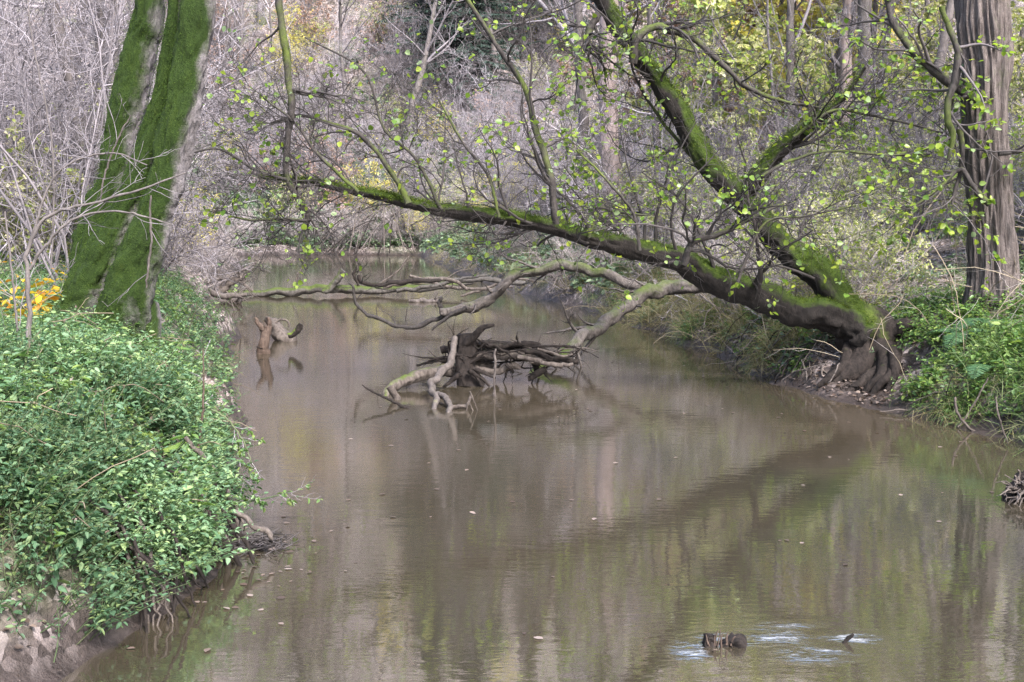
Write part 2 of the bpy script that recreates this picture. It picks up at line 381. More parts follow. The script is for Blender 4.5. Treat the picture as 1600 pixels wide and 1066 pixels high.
RIFFLES = [(1135, 1018, .26, .10), (1205, 1012, .32, .12), (1330, 1015, .26, .09), (1235, 992, .28, .06), (1270, 1042, .30, .12), (1078, 1035, .16, .14)]
def water_mat():
    m, nt = mat('murky_brown_water'); g = G(nt); v = g.pos()
    big = g.noise(g.scaled(v, (.30, .16, 1)), 1.0, 4, .55, .4)
    col = g.ramp(big, [(.30, (.022, .022, .016)), (.48, (.039, .032, .022)), (.66, (.050, .039, .027))])
    s1 = g.noise(g.scaled(v, (2.2, 5.5, 1)), 1.0, 3, .55, .3)
    s2 = g.noise(g.scaled(v, (6, 17, 1)), 1.0, 3, .6, .5)
    s3 = g.noise(g.scaled(v, (.5, .8, 1)), 1.0, 2, .5)
    h = g.math('ADD', g.math('MULTIPLY', s1, .55), g.math('MULTIPLY', g.math('MULTIPLY', s2, .28), g.n('ShaderNodeMapRange', Value=s3, From_Min=.35, From_Max=.65, To_Min=.35, To_Max=1.3).outputs[0]))
    nrm = g.bump(h, .09, .030)
    # broken water where the current runs over the snags
    tot = None
    for (x, y, a, b) in RIFFLES:
        d = F * CAMZ / (y - 330); c = px(x, y, d); 
        dv = g.n('ShaderNodeVectorMath', {'operation': 'MULTIPLY'}, _0=g.n('ShaderNodeVectorMath', {'operation': 'SUBTRACT'}, _0=v, _1=(c[0], c[1], 0)).outputs[0], _1=(1 / a, 1 / (b * 1.6), 0)).outputs[0]
        r = g.n('ShaderNodeVectorMath', {'operation': 'LENGTH'}, _0=dv).outputs['Value']
        e = g.n('ShaderNodeMapRange', Value=r, From_Min=1.0, From_Max=.0).outputs[0]
        tot = e if tot is None else g.math('MAXIMUM', tot, e)
    tot = g.math('MULTIPLY', tot, g.n('ShaderNodeMapRange', Value=g.noise(g.scaled(v, (4, 11, 1)), 1., 3, .6, .8), From_Min=.38, From_Max=.62).outputs[0])
    ch = g.noise(g.scaled(v, (12, 26, 1)), 1.0, 3, .65, 1.2)
    nrm = g.bump(g.math('MULTIPLY', ch, tot), .35, .025, nrm)
    b = g.n('ShaderNodeBsdfPrincipled', Base_Color=col, Roughness=.035, IOR=5.0, Normal=nrm)
    b.inputs['Specular IOR Level'].default_value = .5
    fn = g.noise(g.scaled(v, (17, 62, 1)), 1.0, 4, .7, .6)
    sparkle = g.ramp(g.math('MULTIPLY', g.math('ADD', fn, .14), g.math('POWER', tot, .35)), [(.46, (0, 0, 0)), (.66, (1, 1, 1))])  # sky sparkle on the riffle, painted in as pale foam-like streaks
    fb = g.bsdf((.5, .52, .56), .4, .5)
    g.out(g.n('ShaderNodeMixShader', _0=g.math('MULTIPLY', sparkle, .4), _1=b.outputs[0], _2=fb).outputs[0]); return m
M['water'] = water_mat()

# ------------------------------------------------------------------ naming helpers
def tag(o, label=None, cat=None, group=None, kind=None):
    if label: o['label'] = label
    if cat: o['category'] = cat
    if group: o['group'] = group
    if kind: o['kind'] = kind
    return o
def empty(name, loc=(0, 0, 0)):
    o = bpy.data.objects.new(name, None); COL.objects.link(o); o.location = loc; o.empty_display_size = .1; return o
def thing(name, label, cat, group=None, loc=(0, 0, 0)):
    return tag(empty(name, loc), label, cat, group)
def copy_tree(o, parent=None):
    c = o.copy(); COL.objects.link(c); c.parent = parent
    for ch in o.children: copy_tree(ch, c)
    return c

# ------------------------------------------------------------------ world, sun, camera
SUN_EL, SUN_AZ = 47, 152     # azimuth measured from +Y clockwise
w = bpy.data.worlds.new('World'); SC.world = w; w.use_nodes = True
nt = w.node_tree; bg = nt.nodes['Background']
sky = nt.nodes.new('ShaderNodeTexSky'); sky.sky_type = 'NISHITA'; sky.sun_disc = False
sky.sun_elevation = radians(SUN_EL); sky.sun_rotation = radians(SUN_AZ); sky.air_density = 1.; sky.dust_density = 3.; sky.ozone_density = 1.
nt.links.new(sky.outputs[0], bg.inputs[0]); bg.inputs[1].default_value = .105
sd = bpy.data.lights.new('sun', 'SUN'); sd.energy = 1.5; sd.angle = radians(10); sd.color = (1, .975, .95)
so = bpy.data.objects.new('sun', sd); COL.objects.link(so)
so.rotation_euler = (radians(90 - SUN_EL), 0, radians(180 - SUN_AZ)); so.location = (0, 0, 30)
cd = bpy.data.cameras.new('camera'); cam = bpy.data.objects.new('camera', cd); COL.objects.link(cam)
cam.location = (0, 0, CAMZ); cam.rotation_euler = (pi / 2 - PITCH, 0, 0)
cd.sensor_width = 36; cd.lens = 36 * F / 1600; cd.clip_end = 2000; cd.clip_start = .05
SC.camera = cam
SC.view_settings.view_transform = 'Standard'; SC.view_settings.look = 'None'; SC.view_settings.exposure = 2.76; SC.view_settings.gamma = 1
SC.cycles.max_bounces = 7; SC.cycles.diffuse_bounces = 4; SC.cycles.glossy_bounces = 3; SC.cycles.transmission_bounces = 3
SC.cycles.transparent_max_bounces = 4; SC.cycles.caustics_reflective = False; SC.cycles.caustics_refractive = False
SC.cycles.use_denoising = True; SC.cycles.denoising_input_passes = 'RGB_ALBEDO_NORMAL'; SC.cycles.denoising_prefilter = 'NONE'; SC.cycles.sample_clamp_indirect = 3.0; SC.cycles.sample_clamp_direct = 8.0; SC.cycles.use_adaptive_sampling = False

# ------------------------------------------------------------------ ground and water
def axis(a, b, step, lo, hi, g=1.12):
    mid = list(np.arange(a, b, step)); s = step; x = mid[-1]; up = []
    while x < hi: s *= g; x += s; up.append(x)
    s = step; x = mid[0]; dn = []
    while x > lo: s *= g; x -= s; dn.append(x)
    return np.array(dn[::-1] + mid + up)
gx = axis(-8, 9, .11, -160, 160); gy = axis(3, 28, .13, -25, 260, 1.05)
X, Y = np.meshgrid(gx, gy); Z = H(X, Y)
nx, ny = len(gx), len(gy); i = (np.arange(ny - 1) * nx)[:, None] + np.arange(nx - 1)[None]
b = MB().add(np.stack([X, Y, Z], -1), np.stack([i, i + 1, i + 1 + nx, i + nx], -1)); tag(b.build('ground', M['ground']), kind='structure')
wxs = np.linspace(-45, 45, 31); wys = np.linspace(-20, 80, 31)
X, Y = np.meshgrid(wxs, wys); i = (np.arange(30) * 31)[:, None] + np.arange(30)[None]
tag(MB().add(np.stack([X, Y, 0 * X], -1), np.stack([i, i + 1, i + 32, i + 31], -1)).build('water', M['water']), kind='structure')

# ------------------------------------------------------------------ mossy tree on the near bank
def moss_fuzz(V, N, cv, n, size, name, m, parent, thr=.5):
    """short moss tufts that stand off the bark"""
    ok = np.where(cv > thr + .35 * (rng.random(len(cv)) - .35))[0]
    if len(ok) == 0: return
    j = ok[rng.integers(0, len(ok), n)]
    b = V[j] + rng.normal(size=(n, 3)) * .022 - N[j] * .004
    d = norm(N[j] + rng.normal(size=(n, 3)) * .55 + np.array([0, 0, -.15]))
    s = rng.uniform(.5, 1.3, n) * size
    mb = MB().add(*blades(b, d, s, s * .32, .2, 3)); return mb.build(name, m, parent)

reseed(21)
t = thing('mossy_tree', 'big tree thick with green moss, several fused stems leaning over the nettles', 'tree')
def moss_front(thr):
    def f(V, N):
        side = N @ norm(np.array([-.80, -.52, .25]))
        return .5 + .85 * (side + thr) + .46 * fbm(V * np.array([3.2, 3.2, 1.8]), 4, 4) - .25 * (V[:, 2] < 1.75) * (fbm(V * 4, 2, 9) > .1)
    return f
A_ = pxpath([(292, -700, 10), (265, -330, 17), (235, 0, 24), (222, 60, 26), (208, 140, 28), (194, 200, 29), (177, 275, 31), (163, 320, 32), (150, 380, 33), (140, 440, 36), (132, 500, 40)], 12.75)
B_ = pxpath([(325, -640, 6), (298, -300, 8), (276, 0, 11), (264, 75, 12), (251, 150, 14), (235, 215, 15), (210, 290, 21), (194, 330, 22), (171, 380, 24), (142, 440, 31), (125, 485, 37), (116, 530, 44)], 12.2)
C_ = pxpath([(405, -800, 11), (360, -330, 20), (318, 0, 29), (305, 100, 29), (297, 150, 30), (281, 215, 31), (264, 290, 31), (250, 325, 32), (232, 380, 36), (214, 450, 41), (203, 490, 43), (196, 535, 47), (190, 580, 52)], 12.0)
C_[:, 3] *= .88; C_[:, 0] -= .045; A_[:, 3] *= .90
for k, (p_, th) in enumerate(((A_, .34), (B_, .5), (C_, .32))):
    mb = MB(); V, N, cv = trunk(mb, p_, 300, 90, lump=.12, fine=.11, gnarl=.05, furrow=.22, fscale=2.6, seed=31 + k, cover=moss_front(th))
    o = mb.build('trunk', M['moss_bark'], t)
    vis = V[:, 2] < 5.4
    moss_fuzz(V[vis], N[vis], cv[vis], 16000, .015, 'moss', M['moss_tuft'], o, .6)
    if k == 2: o['label'] = 'trunk with bare grey bark along its water side'
# root flares
for (pts) in ([(150, 470, 26), (110, 500, 24), (78, 530, 16), (60, 560, 8)], [(215, 480, 26), (222, 520, 24), (228, 556, 16), (235, 590, 8)], [(170, 480, 28), (160, 530, 24), (150, 570, 12)]):
    mb = MB(); trunk(mb, pxpath(pts, [12.2, 11.8]), 30, 18, lump=.12, seed=rng.integers(99), cover=moss_front(.3)); mb.build('root', M['moss_bark'], t)
# thin crown far above the frame
P, R = grow(C_[:2, :3][::-1][None], C_[:2, 3][::-1][None], 7, (1.6, 3.2), .7, 8, .3, .12, .5, .3, absL=True)
P2, R2 = grow(P, R, 6, (.4, .7), .6, 6, .1, .2)
mb = MB().add(*tubes(P, R, 5)).add(*tubes(P2, R2, 3)); mb.build('crown', M['twig_grey'], t)

# ------------------------------------------------------------------ the leaning alder
reseed(22)
alder = thing('leaning_alder', 'dark mossy alder rooted at the bank and leaning low across the stream', 'tree')
def moss_top(k=.9, off=-.25, x0=None):
    def f(V, N): return .5 + k * (N[:, 2] + off) + .55 * fbm(V * 2.2, 4, 8) + (.16 if x0 else 0) * np.where(V[:, 0] < 1.4, 1, -.8)
    return f
L1 = pxpath([(1352, 515, 46), (1325, 505, 36), (1290, 497, 31), (1230, 480, 29), (1150, 449, 26), (1080, 419, 22), (1000, 391, 20), (930, 375, 18), (860, 355, 15), (780, 340, 13.5), (690, 327, 12), (640, 318, 9.5), (595, 307, 8.5), (540, 295, 7), (500, 288, 5), (450, 281, 4), (405, 277, 2.5)], [17.4, 17.3, 17.1, 16.9, 16.7, 16.5])
L2 = pxpath([(1350, 505, 44), (1318, 475, 36), (1275, 428, 29), (1222, 380, 26), (1180, 330, 23), (1130, 282, 21), (1092, 240, 22), (1066, 180, 21), (1032, 135, 19), (1000, 95, 17), (965, 40, 16), (935, -10, 15), (880, -120, 13), (800, -300, 10), (740, -480, 5)], [17.5, 17.7, 18, 18, 18, 17.8])
BR = pxpath([(1150, 322, 13), (1176, 290, 17), (1205, 250, 17), (1245, 213, 14), (1283, 182, 10), (1320, 150, 5), (1352, 105, 3)], [17.9, 17.3])
L1[:, 3] *= np.linspace(.78, .88, len(L1)); L2[:, 3] *= .78; BR[:, 3] *= .80
STUMP = pxpath([(1340, 478, 10), (1345, 490, 30), (1352, 515, 45), (1356, 545, 40), (1368, 575, 44), (1376, 612, 52)], 17.5)
for pts, kk, off, nf, nm, mname in ((L1, 1.0, -.42, 22000, 'trunk', 'alder_bark'), (L2, .9, .06, 20000, 'trunk', 'alder_bark'), (BR, .9, -.2, 5000, 'branch', 'alder_bark'), (STUMP, .6, -.9, 0, 'stump', 'dark_wood')):
    mb = MB(); V, N, cv = trunk(mb, pts, 240 if nm == 'trunk' else 80, 40, furrow=.14, lump=.22, fine=.10, gnarl=.16, seed=int(rng.integers(99)), cover=moss_top(kk, off, pts is L1))
    o = mb.build(nm, M[mname], alder)
    if nf:
        vis = V[:, 2] < 6.3
        moss_fuzz(V[vis], N[vis], cv[vis], nf, .026, 'moss', M['moss_lime'], o, .66)
# roots: the bent stilt root, then strands down to the water
RT = [([(1345, 540, 24), (1352, 562, 22), (1338, 578, 20), (1315, 590, 19), (1300, 604, 18), (1299, 622, 14)], 17.1),
      ([(1372, 545, 20), (1372, 575, 15), (1350, 595, 9), (1328, 612, 7), (1312, 630, 5), (1300, 642, 3)], 16.7),
      ([(1385, 540, 16), (1380, 580, 9), (1362, 602, 7), (1345, 625, 5)], 16.6),
      ([(1385, 545, 14), (1390, 585, 8), (1372, 605, 6), (1358, 628, 4)], 16.5),
      ([(1390, 540, 14), (1400, 575, 8), (1388, 608, 5), (1380, 632, 3)], 16.5),
      ([(1330, 545, 12), (1318, 570, 8), (1296, 590, 6), (1278, 604, 4)], 17.0),
      ([(1400, 560, 12), (1425, 600, 7), (1440, 610, 5), (1470, 590, 5)], 16.4),
      ([(1376, 520, 16), (1420, 512, 10), (1455, 520, 7), (1480, 530, 4)], 17.2)]
for pts, d in RT:
    mb = MB(); trunk(mb, pxpath(pts, [17.35, d, d - .1, d - .1]), 36, 12, lump=.14, fine=.06, seed=int(rng.integers(99)), cover=lambda V, N: N[:, 2] * .2); mb.build('root', M['dark_wood'], alder)
# named limbs of the alder, each with its own twigs
BRANCHES = [
    ([(430, -40, 6), (433, 40, 6.5), (440, 100, 6), (446, 160, 6), (447, 220, 5.6), (445, 275, 5), (468, 310, 5), (474, 330, 5), (480, 347, 6)], 16.4),
    ([(868, 350, 6), (862, 295, 6), (848, 240, 6), (835, 180, 5.5), (815, 130, 5), (775, 70, 4), (730, 0, 3.5), (700, -60, 3)], 16.6),
    ([(990, 100, 7), (997, 62, 7), (1020, 42, 6.5), (1050, 38, 6), (1085, 52, 5.5), (1110, 75, 5), (1130, 110, 4.5), (1165, 135, 4), (1230, 160, 3), (1280, 175, 2)], 17.5),
    ([(935, 20, 6), (922, 45, 6), (917, 70, 5), (920, 90, 4)], 17.6),
    ([(1085, 250, 5), (1040, 180, 4), (990, 120, 3), (985, 80, 2)], 18.2),
    ([(920, 372, 4), (918, 345, 4), (935, 325, 4), (960, 322, 3), (1010, 340, 2)], 16.8),
    ([(1068, 415, 7), (1072, 392, 6), (1095, 378, 6), (1130, 362, 5), (1170, 345, 4), (1215, 320, 2.5)], 16.3),
    ([(1240, 215, 5), (1300, 185, 4), (1350, 182, 3.5), (1410, 195, 3), (1470, 205, 2)], 17.3),
    ([(1190, 275, 5), (1240, 243, 4), (1300, 240, 3.5), (1380, 246, 3), (1460, 244, 2)], 17.0),
    ([(640, 318, 6), (600, 260, 4), (560, 210, 4), (520, 190, 3), (470, 182, 3), (420, 190, 2)], 16.6),
    ([(560, 300, 5), (500, 240, 4), (480, 210, 3), (450, 195, 3), (410, 150, 2)], 16.3),
    ([(690, 327, 5), (650, 250, 4), (600, 200, 3), (570, 120, 3), (480, 60, 2)], 16.8),
    ([(447, 280, 4), (400, 262, 3.5), (340, 240, 3), (290, 235, 2)], 16.2),
    ([(480, 345, 4), (440, 338, 3.5), (400, 346, 3), (360, 340, 2)], 16.2),
    ([(780, 340, 4), (760, 280, 3.5), (720, 230, 3), (690, 150, 2.5)], 16.4),
    ([(1000, 391, 5), (985, 330, 4), (950, 280, 3), (900, 230, 2.5)], 16.2),
    ([(1150, 449, 5), (1160, 400, 4), (1200, 350, 3), (1260, 330, 2.5), (1340, 320, 2)], 16.2),
]
subP = []; subR = []
for pts, d in BRANCHES:
    p_ = pxpath(pts, d); p_[:, 3] *= .92 if pts[0][2] > 5.5 else .62; p_[1:, :3] += rng.normal(size=(len(p_) - 1, 3)) * .035; q = spline(p_, 22)
    mb = MB(); trunk(mb, p_, 40, 8, lump=.16, fine=.08, seed=int(rng.integers(99)), cover=moss_top(.35, -.55))
    mb.build('branch', M['alder_branch'], alder); subP.append(q[:, :3]); subR.append(q[:, 3])
BP = np.stack(subP); BRr = np.stack(subR)
def resamp(p, n): q = spline(p, n); return q[:, :3][None], q[:, 3][None]
l1P, l1R = resamp(L1, 22); l2P, l2R = resamp(L2, 22); brP, brR = resamp(BR, 22)
tw = MB(); lp = []
Pa, Ra = grow(l1P, l1R, 44, (.7, 2.4), 1.0, 9, .12, .2, .22, .22, 1, .005, absL=True)
Pb, Rb = grow(l2P, l2R, 18, (.7, 2.2), 1.0, 9, .10, .2, .18, .12, .8, .005, absL=True)
Pc, Rc = grow(brP, brR, 12, (.6, 1.8), .9, 9, .1, .16, .25, .3, 1, .004, absL=True)
Pd, Rd = grow(BP, BRr, 12, (.4, 1.6), .9, 9, .03, .22, .5, .1, 1, .0045, absL=True)
P1 = np.concatenate([Pa, Pb, Pc, Pd]); R1 = np.concatenate([Ra, Rb, Rc, Rd])
P2, R2 = grow(P1, R1, 8, (.3, .75), .8, 8, .0, .26, .55, .15, 1, .0036)
P3, R3 = grow(P2, R2, 5, (.3, .7), .75, 6, 0, .28, .6, .2, 1, .003)
tw.add(*tubes(P1, R1, 5)).add(*tubes(P2, R2, 4)).add(*tubes(P3, R3, 3))
tw.build('crown', M['twig_dark'], alder)
n = 5600
a1, t1 = on_tubes(P3, n, .3); a2, t2 = on_tubes(P2, n // 3, .3)
pb = np.concatenate([a1, a2]); nn = len(pb)
keep = rng.random(nn) < (.35 + .6 * (vnoise(pb * 1.1, 3) > .0)) * np.where(pb[:, 0] < -.6, .42, np.where(pb[:, 0] < .6, .65, 1)); pb = pb[keep]; nn = len(pb)
dd = norm(np.concatenate([t1, t2])[keep] * .3 + rand_dir(nn, -.25, .6)); up = norm(rng.normal(size=(nn, 3)) * .55 + [0, -.25, .9])
s = rng.uniform(.045, .098, nn)
MB().add(*leafmesh(pb, dd, up, s, s * .95, .08, .12)).build('foliage', M['alder_leaf'], alder)

# ------------------------------------------------------------------ furrowed tree on the far side
reseed(23)
ft = thing('furrowed_tree', 'tall straight tree with deeply furrowed red-brown bark, ferns at its foot', 'tree')
FT = pxpath([(1530, -900, 22), (1528, -400, 32), (1535, 0, 40), (1541, 100, 38), (1541, 220, 35), (1548, 320, 35), (1552, 420, 39), (1553, 470, 43), (1553, 505, 52), (1553, 545, 66)], 17.0)
FT[:, 3] *= .92
mb = MB(); V, N, cv = trunk(mb, FT, 320, 150, furrow=.22, lump=.07, fine=.04, gnarl=.03, seed=6, cover=lambda V, N: .02 + .25 * (V[:, 2] < 1.2) + .2 * fbm(V * 1.2, 2, 1), fscale=14)
mb.build('trunk', M['furrow_bark'], ft)
fb = []
for pts, d in (([(1472, 10, 4), (1475, 25, 4), (1490, 65, 5), (1497, 90, 6), (1492, 125, 6.5), (1483, 150, 5.5), (1482, 190, 5), (1488, 215, 4.5), (1481, 250, 2.5)], 16.3),
               ([(1530, 155, 9), (1508, 147, 7), (1494, 136, 7), (1460, 110, 6.5), (1430, 85, 6), (1400, 45, 5), (1385, 0, 4), (1370, -60, 3)], 16.6),
               ([(1545, 320, 5), (1520, 290, 4), (1500, 265, 3.5), (1460, 300, 2.5), (1420, 328, 2)], 16.4),
               ([(1560, 240, 4), (1600, 236, 3.5), (1640, 225, 3)], 16.5),
               ([(1500, 200, 5), (1503, 250, 4), (1492, 300, 3), (1488, 320, 2)], 16.5)):
    p_ = pxpath(pts, d); mb = MB(); trunk(mb, p_, 46, 10, lump=.18, fine=.08, seed=int(rng.integers(99)), cover=moss_top(.35, -.5)); mb.build('branch', M['alder_branch'], ft)
    q = spline(p_, 22); fb.append(q)
fb = np.stack(fb)
P1, R1 = grow(fb[..., :3], fb[..., 3], 9, (.4, 1.5), .9, 8, .02, .2, .5, .1, 1, .004, absL=True)
P2, R2 = grow(P1, R1, 6, (.3, .6), .8, 6, 0, .2, .55, .2, 1, .0028)
P3, R3 = grow(FT[:2, :3][::-1][None], FT[:2, 3][::-1][None], 16, (2, 4.5), .8, 8, .3, .12, .4, .1, absL=True)
P4, R4 = grow(P3, R3, 7, (.3, .6), .7, 6, .1, .2)
MB().add(*tubes(P1, R1, 5)).add(*tubes(P2, R2, 3)).add(*tubes(P3, R3, 5)).add(*tubes(P4, R4, 3)).build('crown', M['twig_dark'], ft)
n = 900; pb, t1 = on_tubes(np.concatenate([P2]), n, .2); dd = norm(t1 * .3 + rand_dir(n, -.3, .6)); up = norm(rng.normal(size=(n, 3)) * .5 + [0, -.2, .9]); s = rng.uniform(.05, .11, n)
MB().add(*leafmesh(pb, dd, up, s, s * .8, .08, .12)).build('foliage', M['alder_leaf'], ft)

# ------------------------------------------------------------------ fallen limbs and driftwood in the stream
def stick(name, label, cat, pts, d, m='drift_wood', group=None, S=12, n=50, cover=None, lump=.22, fine=.12, parent=None, twigs=0, furrow=0., k=.62):
    p_ = pxpath(pts, d); p_[:, 3] *= k; mb = MB()
    trunk(mb, p_, n, S, lump=lump, fine=fine, gnarl=.5, furrow=furrow, seed=int(rng.integers(999)), cover=cover or (lambda V, N: N[:, 2] * .25))
    if twigs:
        q = spline(p_, 20)
        P, R = grow(q[:, :3], q[:, 3], twigs, (.25, .9), .9, 7, .05, .22, .35, .25, 1, .004, absL=True); P2, R2 = grow(P, R, 4, (.3, .6), .8, 5, 0, .22)
        mb.add(*tubes(P, R, 4)).add(*tubes(P2, R2, 3))
    o = mb.build(name, M[m], parent)
    if label: tag(o, label, cat, group)
    return o
reseed(24)
fl = thing('fallen_tree', 'pale fallen tree propped behind the leaning alder, its limb arching over the water', 'fallen tree')
stick('trunk', None, None, [(1125, 440, 15), (1090, 449, 16), (1040, 455, 17), (1005, 462, 18), (975, 482, 17), (935, 512, 16), (900, 536, 14), (865, 560, 12), (842, 577, 10), (825, 592, 8)], [21.3, 21.5, 20.6, 19.6, 19], 'pale_bark', cover=lambda V, N: .35 + .4 * N[:, 2] + .5 * fbm(V * 2, 2, 3), n=90, S=22, parent=fl, twigs=22, furrow=.06, k=.64)
stick('limb', None, None, [(1012, 452, 12), (985, 443, 12), (945, 432, 11), (905, 420, 10.5), (875, 417, 11), (840, 424, 10), (808, 430, 11), (785, 447, 11), (760, 466, 12), (735, 478, 11), (712, 484, 10), (690, 487, 8)], [21.4, 21.6, 21.8, 21.5], 'pale_bark', n=80, S=20, parent=fl, twigs=8, furrow=.06, cover=lambda V, N: .1 + .3 * N[:, 2] + .4 * fbm(V * 2, 2, 3), k=.70)
stick('branch', None, None, [(735, 478, 7), (708, 492, 7), (672, 503, 6), (645, 513, 5.5), (615, 508, 5), (588, 496, 5), (568, 487, 4.5), (555, 470, 4), (553, 450, 3.5), (545, 443, 2.5)], 21.6, 'alder_branch', parent=fl, twigs=6)
stick('branch', None, None, [(730, 480, 6), (705, 492, 5), (688, 504, 4), (675, 516, 2.5)], 21.4, 'alder_branch', parent=fl)
stick('branch', None, None, [(690, 487, 5), (686, 476, 5), (687, 464, 4)], 21.6, 'alder_branch', parent=fl)

stick('stump', None, None, [], 1) if False else None
ds = thing('snag_stump', 'dark upright stump in mid-stream under the stick jam', 'stump')
stick('trunk', None, None, [(727, 524, 14), (728, 540, 18), (727, 560, 19), (728, 580, 21), (729, 596, 27), (730, 612, 34)], 17.9, 'dark_wood', k=.85, S=28, lump=.2, fine=.1, parent=ds, furrow=.14)
stick('branch', None, None, [(722, 540, 12), (735, 527, 10), (744, 520, 9), (756, 512, 7), (774, 508, 4)], [17.8, 17.6], 'dark_wood', parent=ds)
for pts in ([(735, 580, 8), (752, 592, 5), (765, 604, 3)], [(720, 585, 8), (705, 596, 5), (692, 605, 3)], [(740, 575, 6), (760, 585, 4), (775, 590, 2)], [(742, 588, 5), (752, 600, 3), (758, 608, 2)]):
    stick('root', None, None, pts, 17.5, 'dark_wood', parent=ds)
stick('mossy_log', 'mossy-topped dark log sloping from the snag stump down into the stream', 'log', [(775, 572, 12), (745, 570, 14), (715, 573, 16), (690, 578, 16), (665, 587, 15), (640, 596, 14), (620, 603, 13), (606, 612, 10), (600, 624, 6)], [18.3, 17.9, 17.2, 16.6], 'drift_wood', S=22, cover=lambda V, N: -.35 + .9 * N[:, 2] * (V[:, 0] < -.75) + .4 * fbm(V * 3, 2, 3), furrow=.08, n=80)
stick('root_stub', 'short pale stub hanging off the mossy log into the water', 'stub', [(612, 603, 9), (618, 618, 8), (622, 634, 7), (628, 648, 6)], 16.3, 'drift_wood')
stick('sunken_stub', 'black wet stub just above the water below the mossy log', 'stub', [(622, 645, 9), (632, 641, 10), (644, 644, 8), (655, 650, 3)], 15.7, 'dark_wood', lump=.3)
pb_ = thing('forked_branch', 'bleached forked branch reaching down from the snag stump into the stream', 'branch')
stick('limb', None, None, [(712, 532, 8), (706, 552, 9), (697, 572, 10), (686, 588, 10), (674, 600, 9), (677, 612, 8.5), (681, 624, 8), (677, 640, 7), (673, 655, 6), (676, 664, 4)], [17.4, 17, 16.2, 15.6, 15.2], 'pale_wood', parent=pb_)
stick('fork', None, None, [(682, 614, 7), (694, 620, 7.5), (703, 633, 7.5), (699, 648, 7), (695, 662, 6.5), (686, 676, 4)], [16.1, 15.4, 14.6], 'pale_wood', parent=pb_)
stick('twig', None, None, [(700, 637, 5), (715, 634, 4.5), (731, 631, 4), (734, 620, 3.5), (736, 614, 2.5)], [15.5, 15.6], 'drift_wood', parent=pb_)
stick('leaning_stick', 'thin dark stick leaning from the mossy log down into the water', 'stick', [(566, 602, 1.5), (580, 611, 3), (600, 620, 3.5), (625, 633, 4), (645, 642, 4), (660, 648, 4.5)], [16, 15.4], 'dark_wood')
stick('upright_stick', 'slender pale stick standing upright in the water beside the snag stump', 'stick', [(774, 545, 2.5), (774, 560, 3), (773, 585, 3), (772, 605, 3), (772, 620, 5), (771, 632, 2)], 16.6, 'pale_wood')
stick('bobbing_stub', 'tiny black stub in the water below the forked branch', 'stub', [(676, 676, 3), (678, 679, 5), (681, 676, 4)], 13.95, 'dark_wood')
for k, pts in enumerate(([(735, 612, 2.5), (740, 625, 2), (745, 640, 1.5), (752, 656, 1)], [(733, 628, 2), (738, 640, 1.5), (742, 655, 1)], [(731, 630, 1.8), (729, 645, 1.4), (728, 658, 1)], [(720, 652, 3), (735, 653, 4), (750, 650, 2)], [(685, 655, 2), (705, 652, 3), (728, 654, 2)])):
    stick('trailing_twig', 'fine twig trailing in the water from the tip of the forked branch', 'twig', pts, 15.4, 'drift_wood', 'twigs trailing off the forked branch', S=6, n=14)
# the jam of sticks lying along the stump
JAM = [[(686, 547, 9), (700, 544, 8), (725, 545, 9), (770, 546, 9), (810, 549, 8), (840, 556, 6)], [(700, 548, 6), (740, 538, 7), (790, 538, 8), (840, 548, 7), (880, 560, 4)],
       [(730, 566, 7), (760, 556, 9), (800, 556, 10), (840, 560, 10), (870, 566, 6)], [(765, 541, 6), (810, 539, 7), (840, 543, 7), (868, 556, 5)],
       [(820, 548, 6), (850, 556, 7), (880, 562, 8), (905, 567, 6.5)], [(810, 556, 6), (850, 566, 6), (876, 570, 6), (896, 569, 4)], [(828, 560, 9), (838, 570, 9), (843, 580, 8)],
       [(745, 553, 5), (780, 549, 5), (820, 556, 5), (845, 568, 4)], [(740, 575, 6), (770, 578, 8), (800, 572, 9), (815, 575, 5)], [(790, 570, 4), (797, 576, 4), (803, 582, 3)],
       [(770, 539, 3), (790, 550, 3), (806, 562, 2)], [(840, 545, 3), (880, 556, 3), (895, 553, 2)], [(720, 558, 5), (690, 562, 4), (650, 572, 3)], [(700, 566, 4), (680, 562, 3), (668, 567, 3)], [(735, 541, 3), (715, 532, 3), (700, 528, 2)],
       [(850, 575, 8), (838, 583, 8), (826, 590, 6)]]
for k, pts in enumerate(JAM):
    o = stick('jam_stick', 'dark weathered stick lodged in the jam against the snag stump', 'stick', pts, 18.1 - .1 * (k % 6), ['dark_wood', 'dark_wood', 'drift_wood'][k % 3], 'sticks jammed against the snag stump', S=12, n=30)
    if k == 4: o['label'] = 'pale cut-ended pole jutting out of the stick jam over open water'; del o['group']
    if k == 15: o['label'] = 'grey water-washed stub dipping into the water under the stick jam'; del o['group']
for k in range(26):
    x0 = rng.normal(795, 52); y0 = 554 + rng.normal() * 11; l = rng.uniform(25, 85); a = rng.normal(.10, .32)
    pts = [(x0 + l * e * cos(a), y0 + l * e * sin(a) * .6 + rng.normal() * 5, rng.uniform(1.2, 4) * (1.35 - abs(e))) for e in (-1, -.6, -.2, .25, .65, 1)]
    stick('jam_stick', 'dark weathered stick lodged in the jam against the snag stump', 'stick', pts, 18.2 - .5 * rng.random(), ['dark_wood', 'dark_wood', 'drift_wood'][k % 3], 'sticks jammed against the snag stump', S=8, n=20)
jp = np.stack([spline(pxpath(p, 17.9), 14) for p in JAM]); P, R = grow(jp[..., :3], jp[..., 3], 4, (.12, .45), 1.1, 6, .15, .25, .3, .1, 1, .003, absL=True)
tag(MB().add(*tubes(P, R, 3)).build('driftwood_debris', M['dark_wood']), kind='stuff')

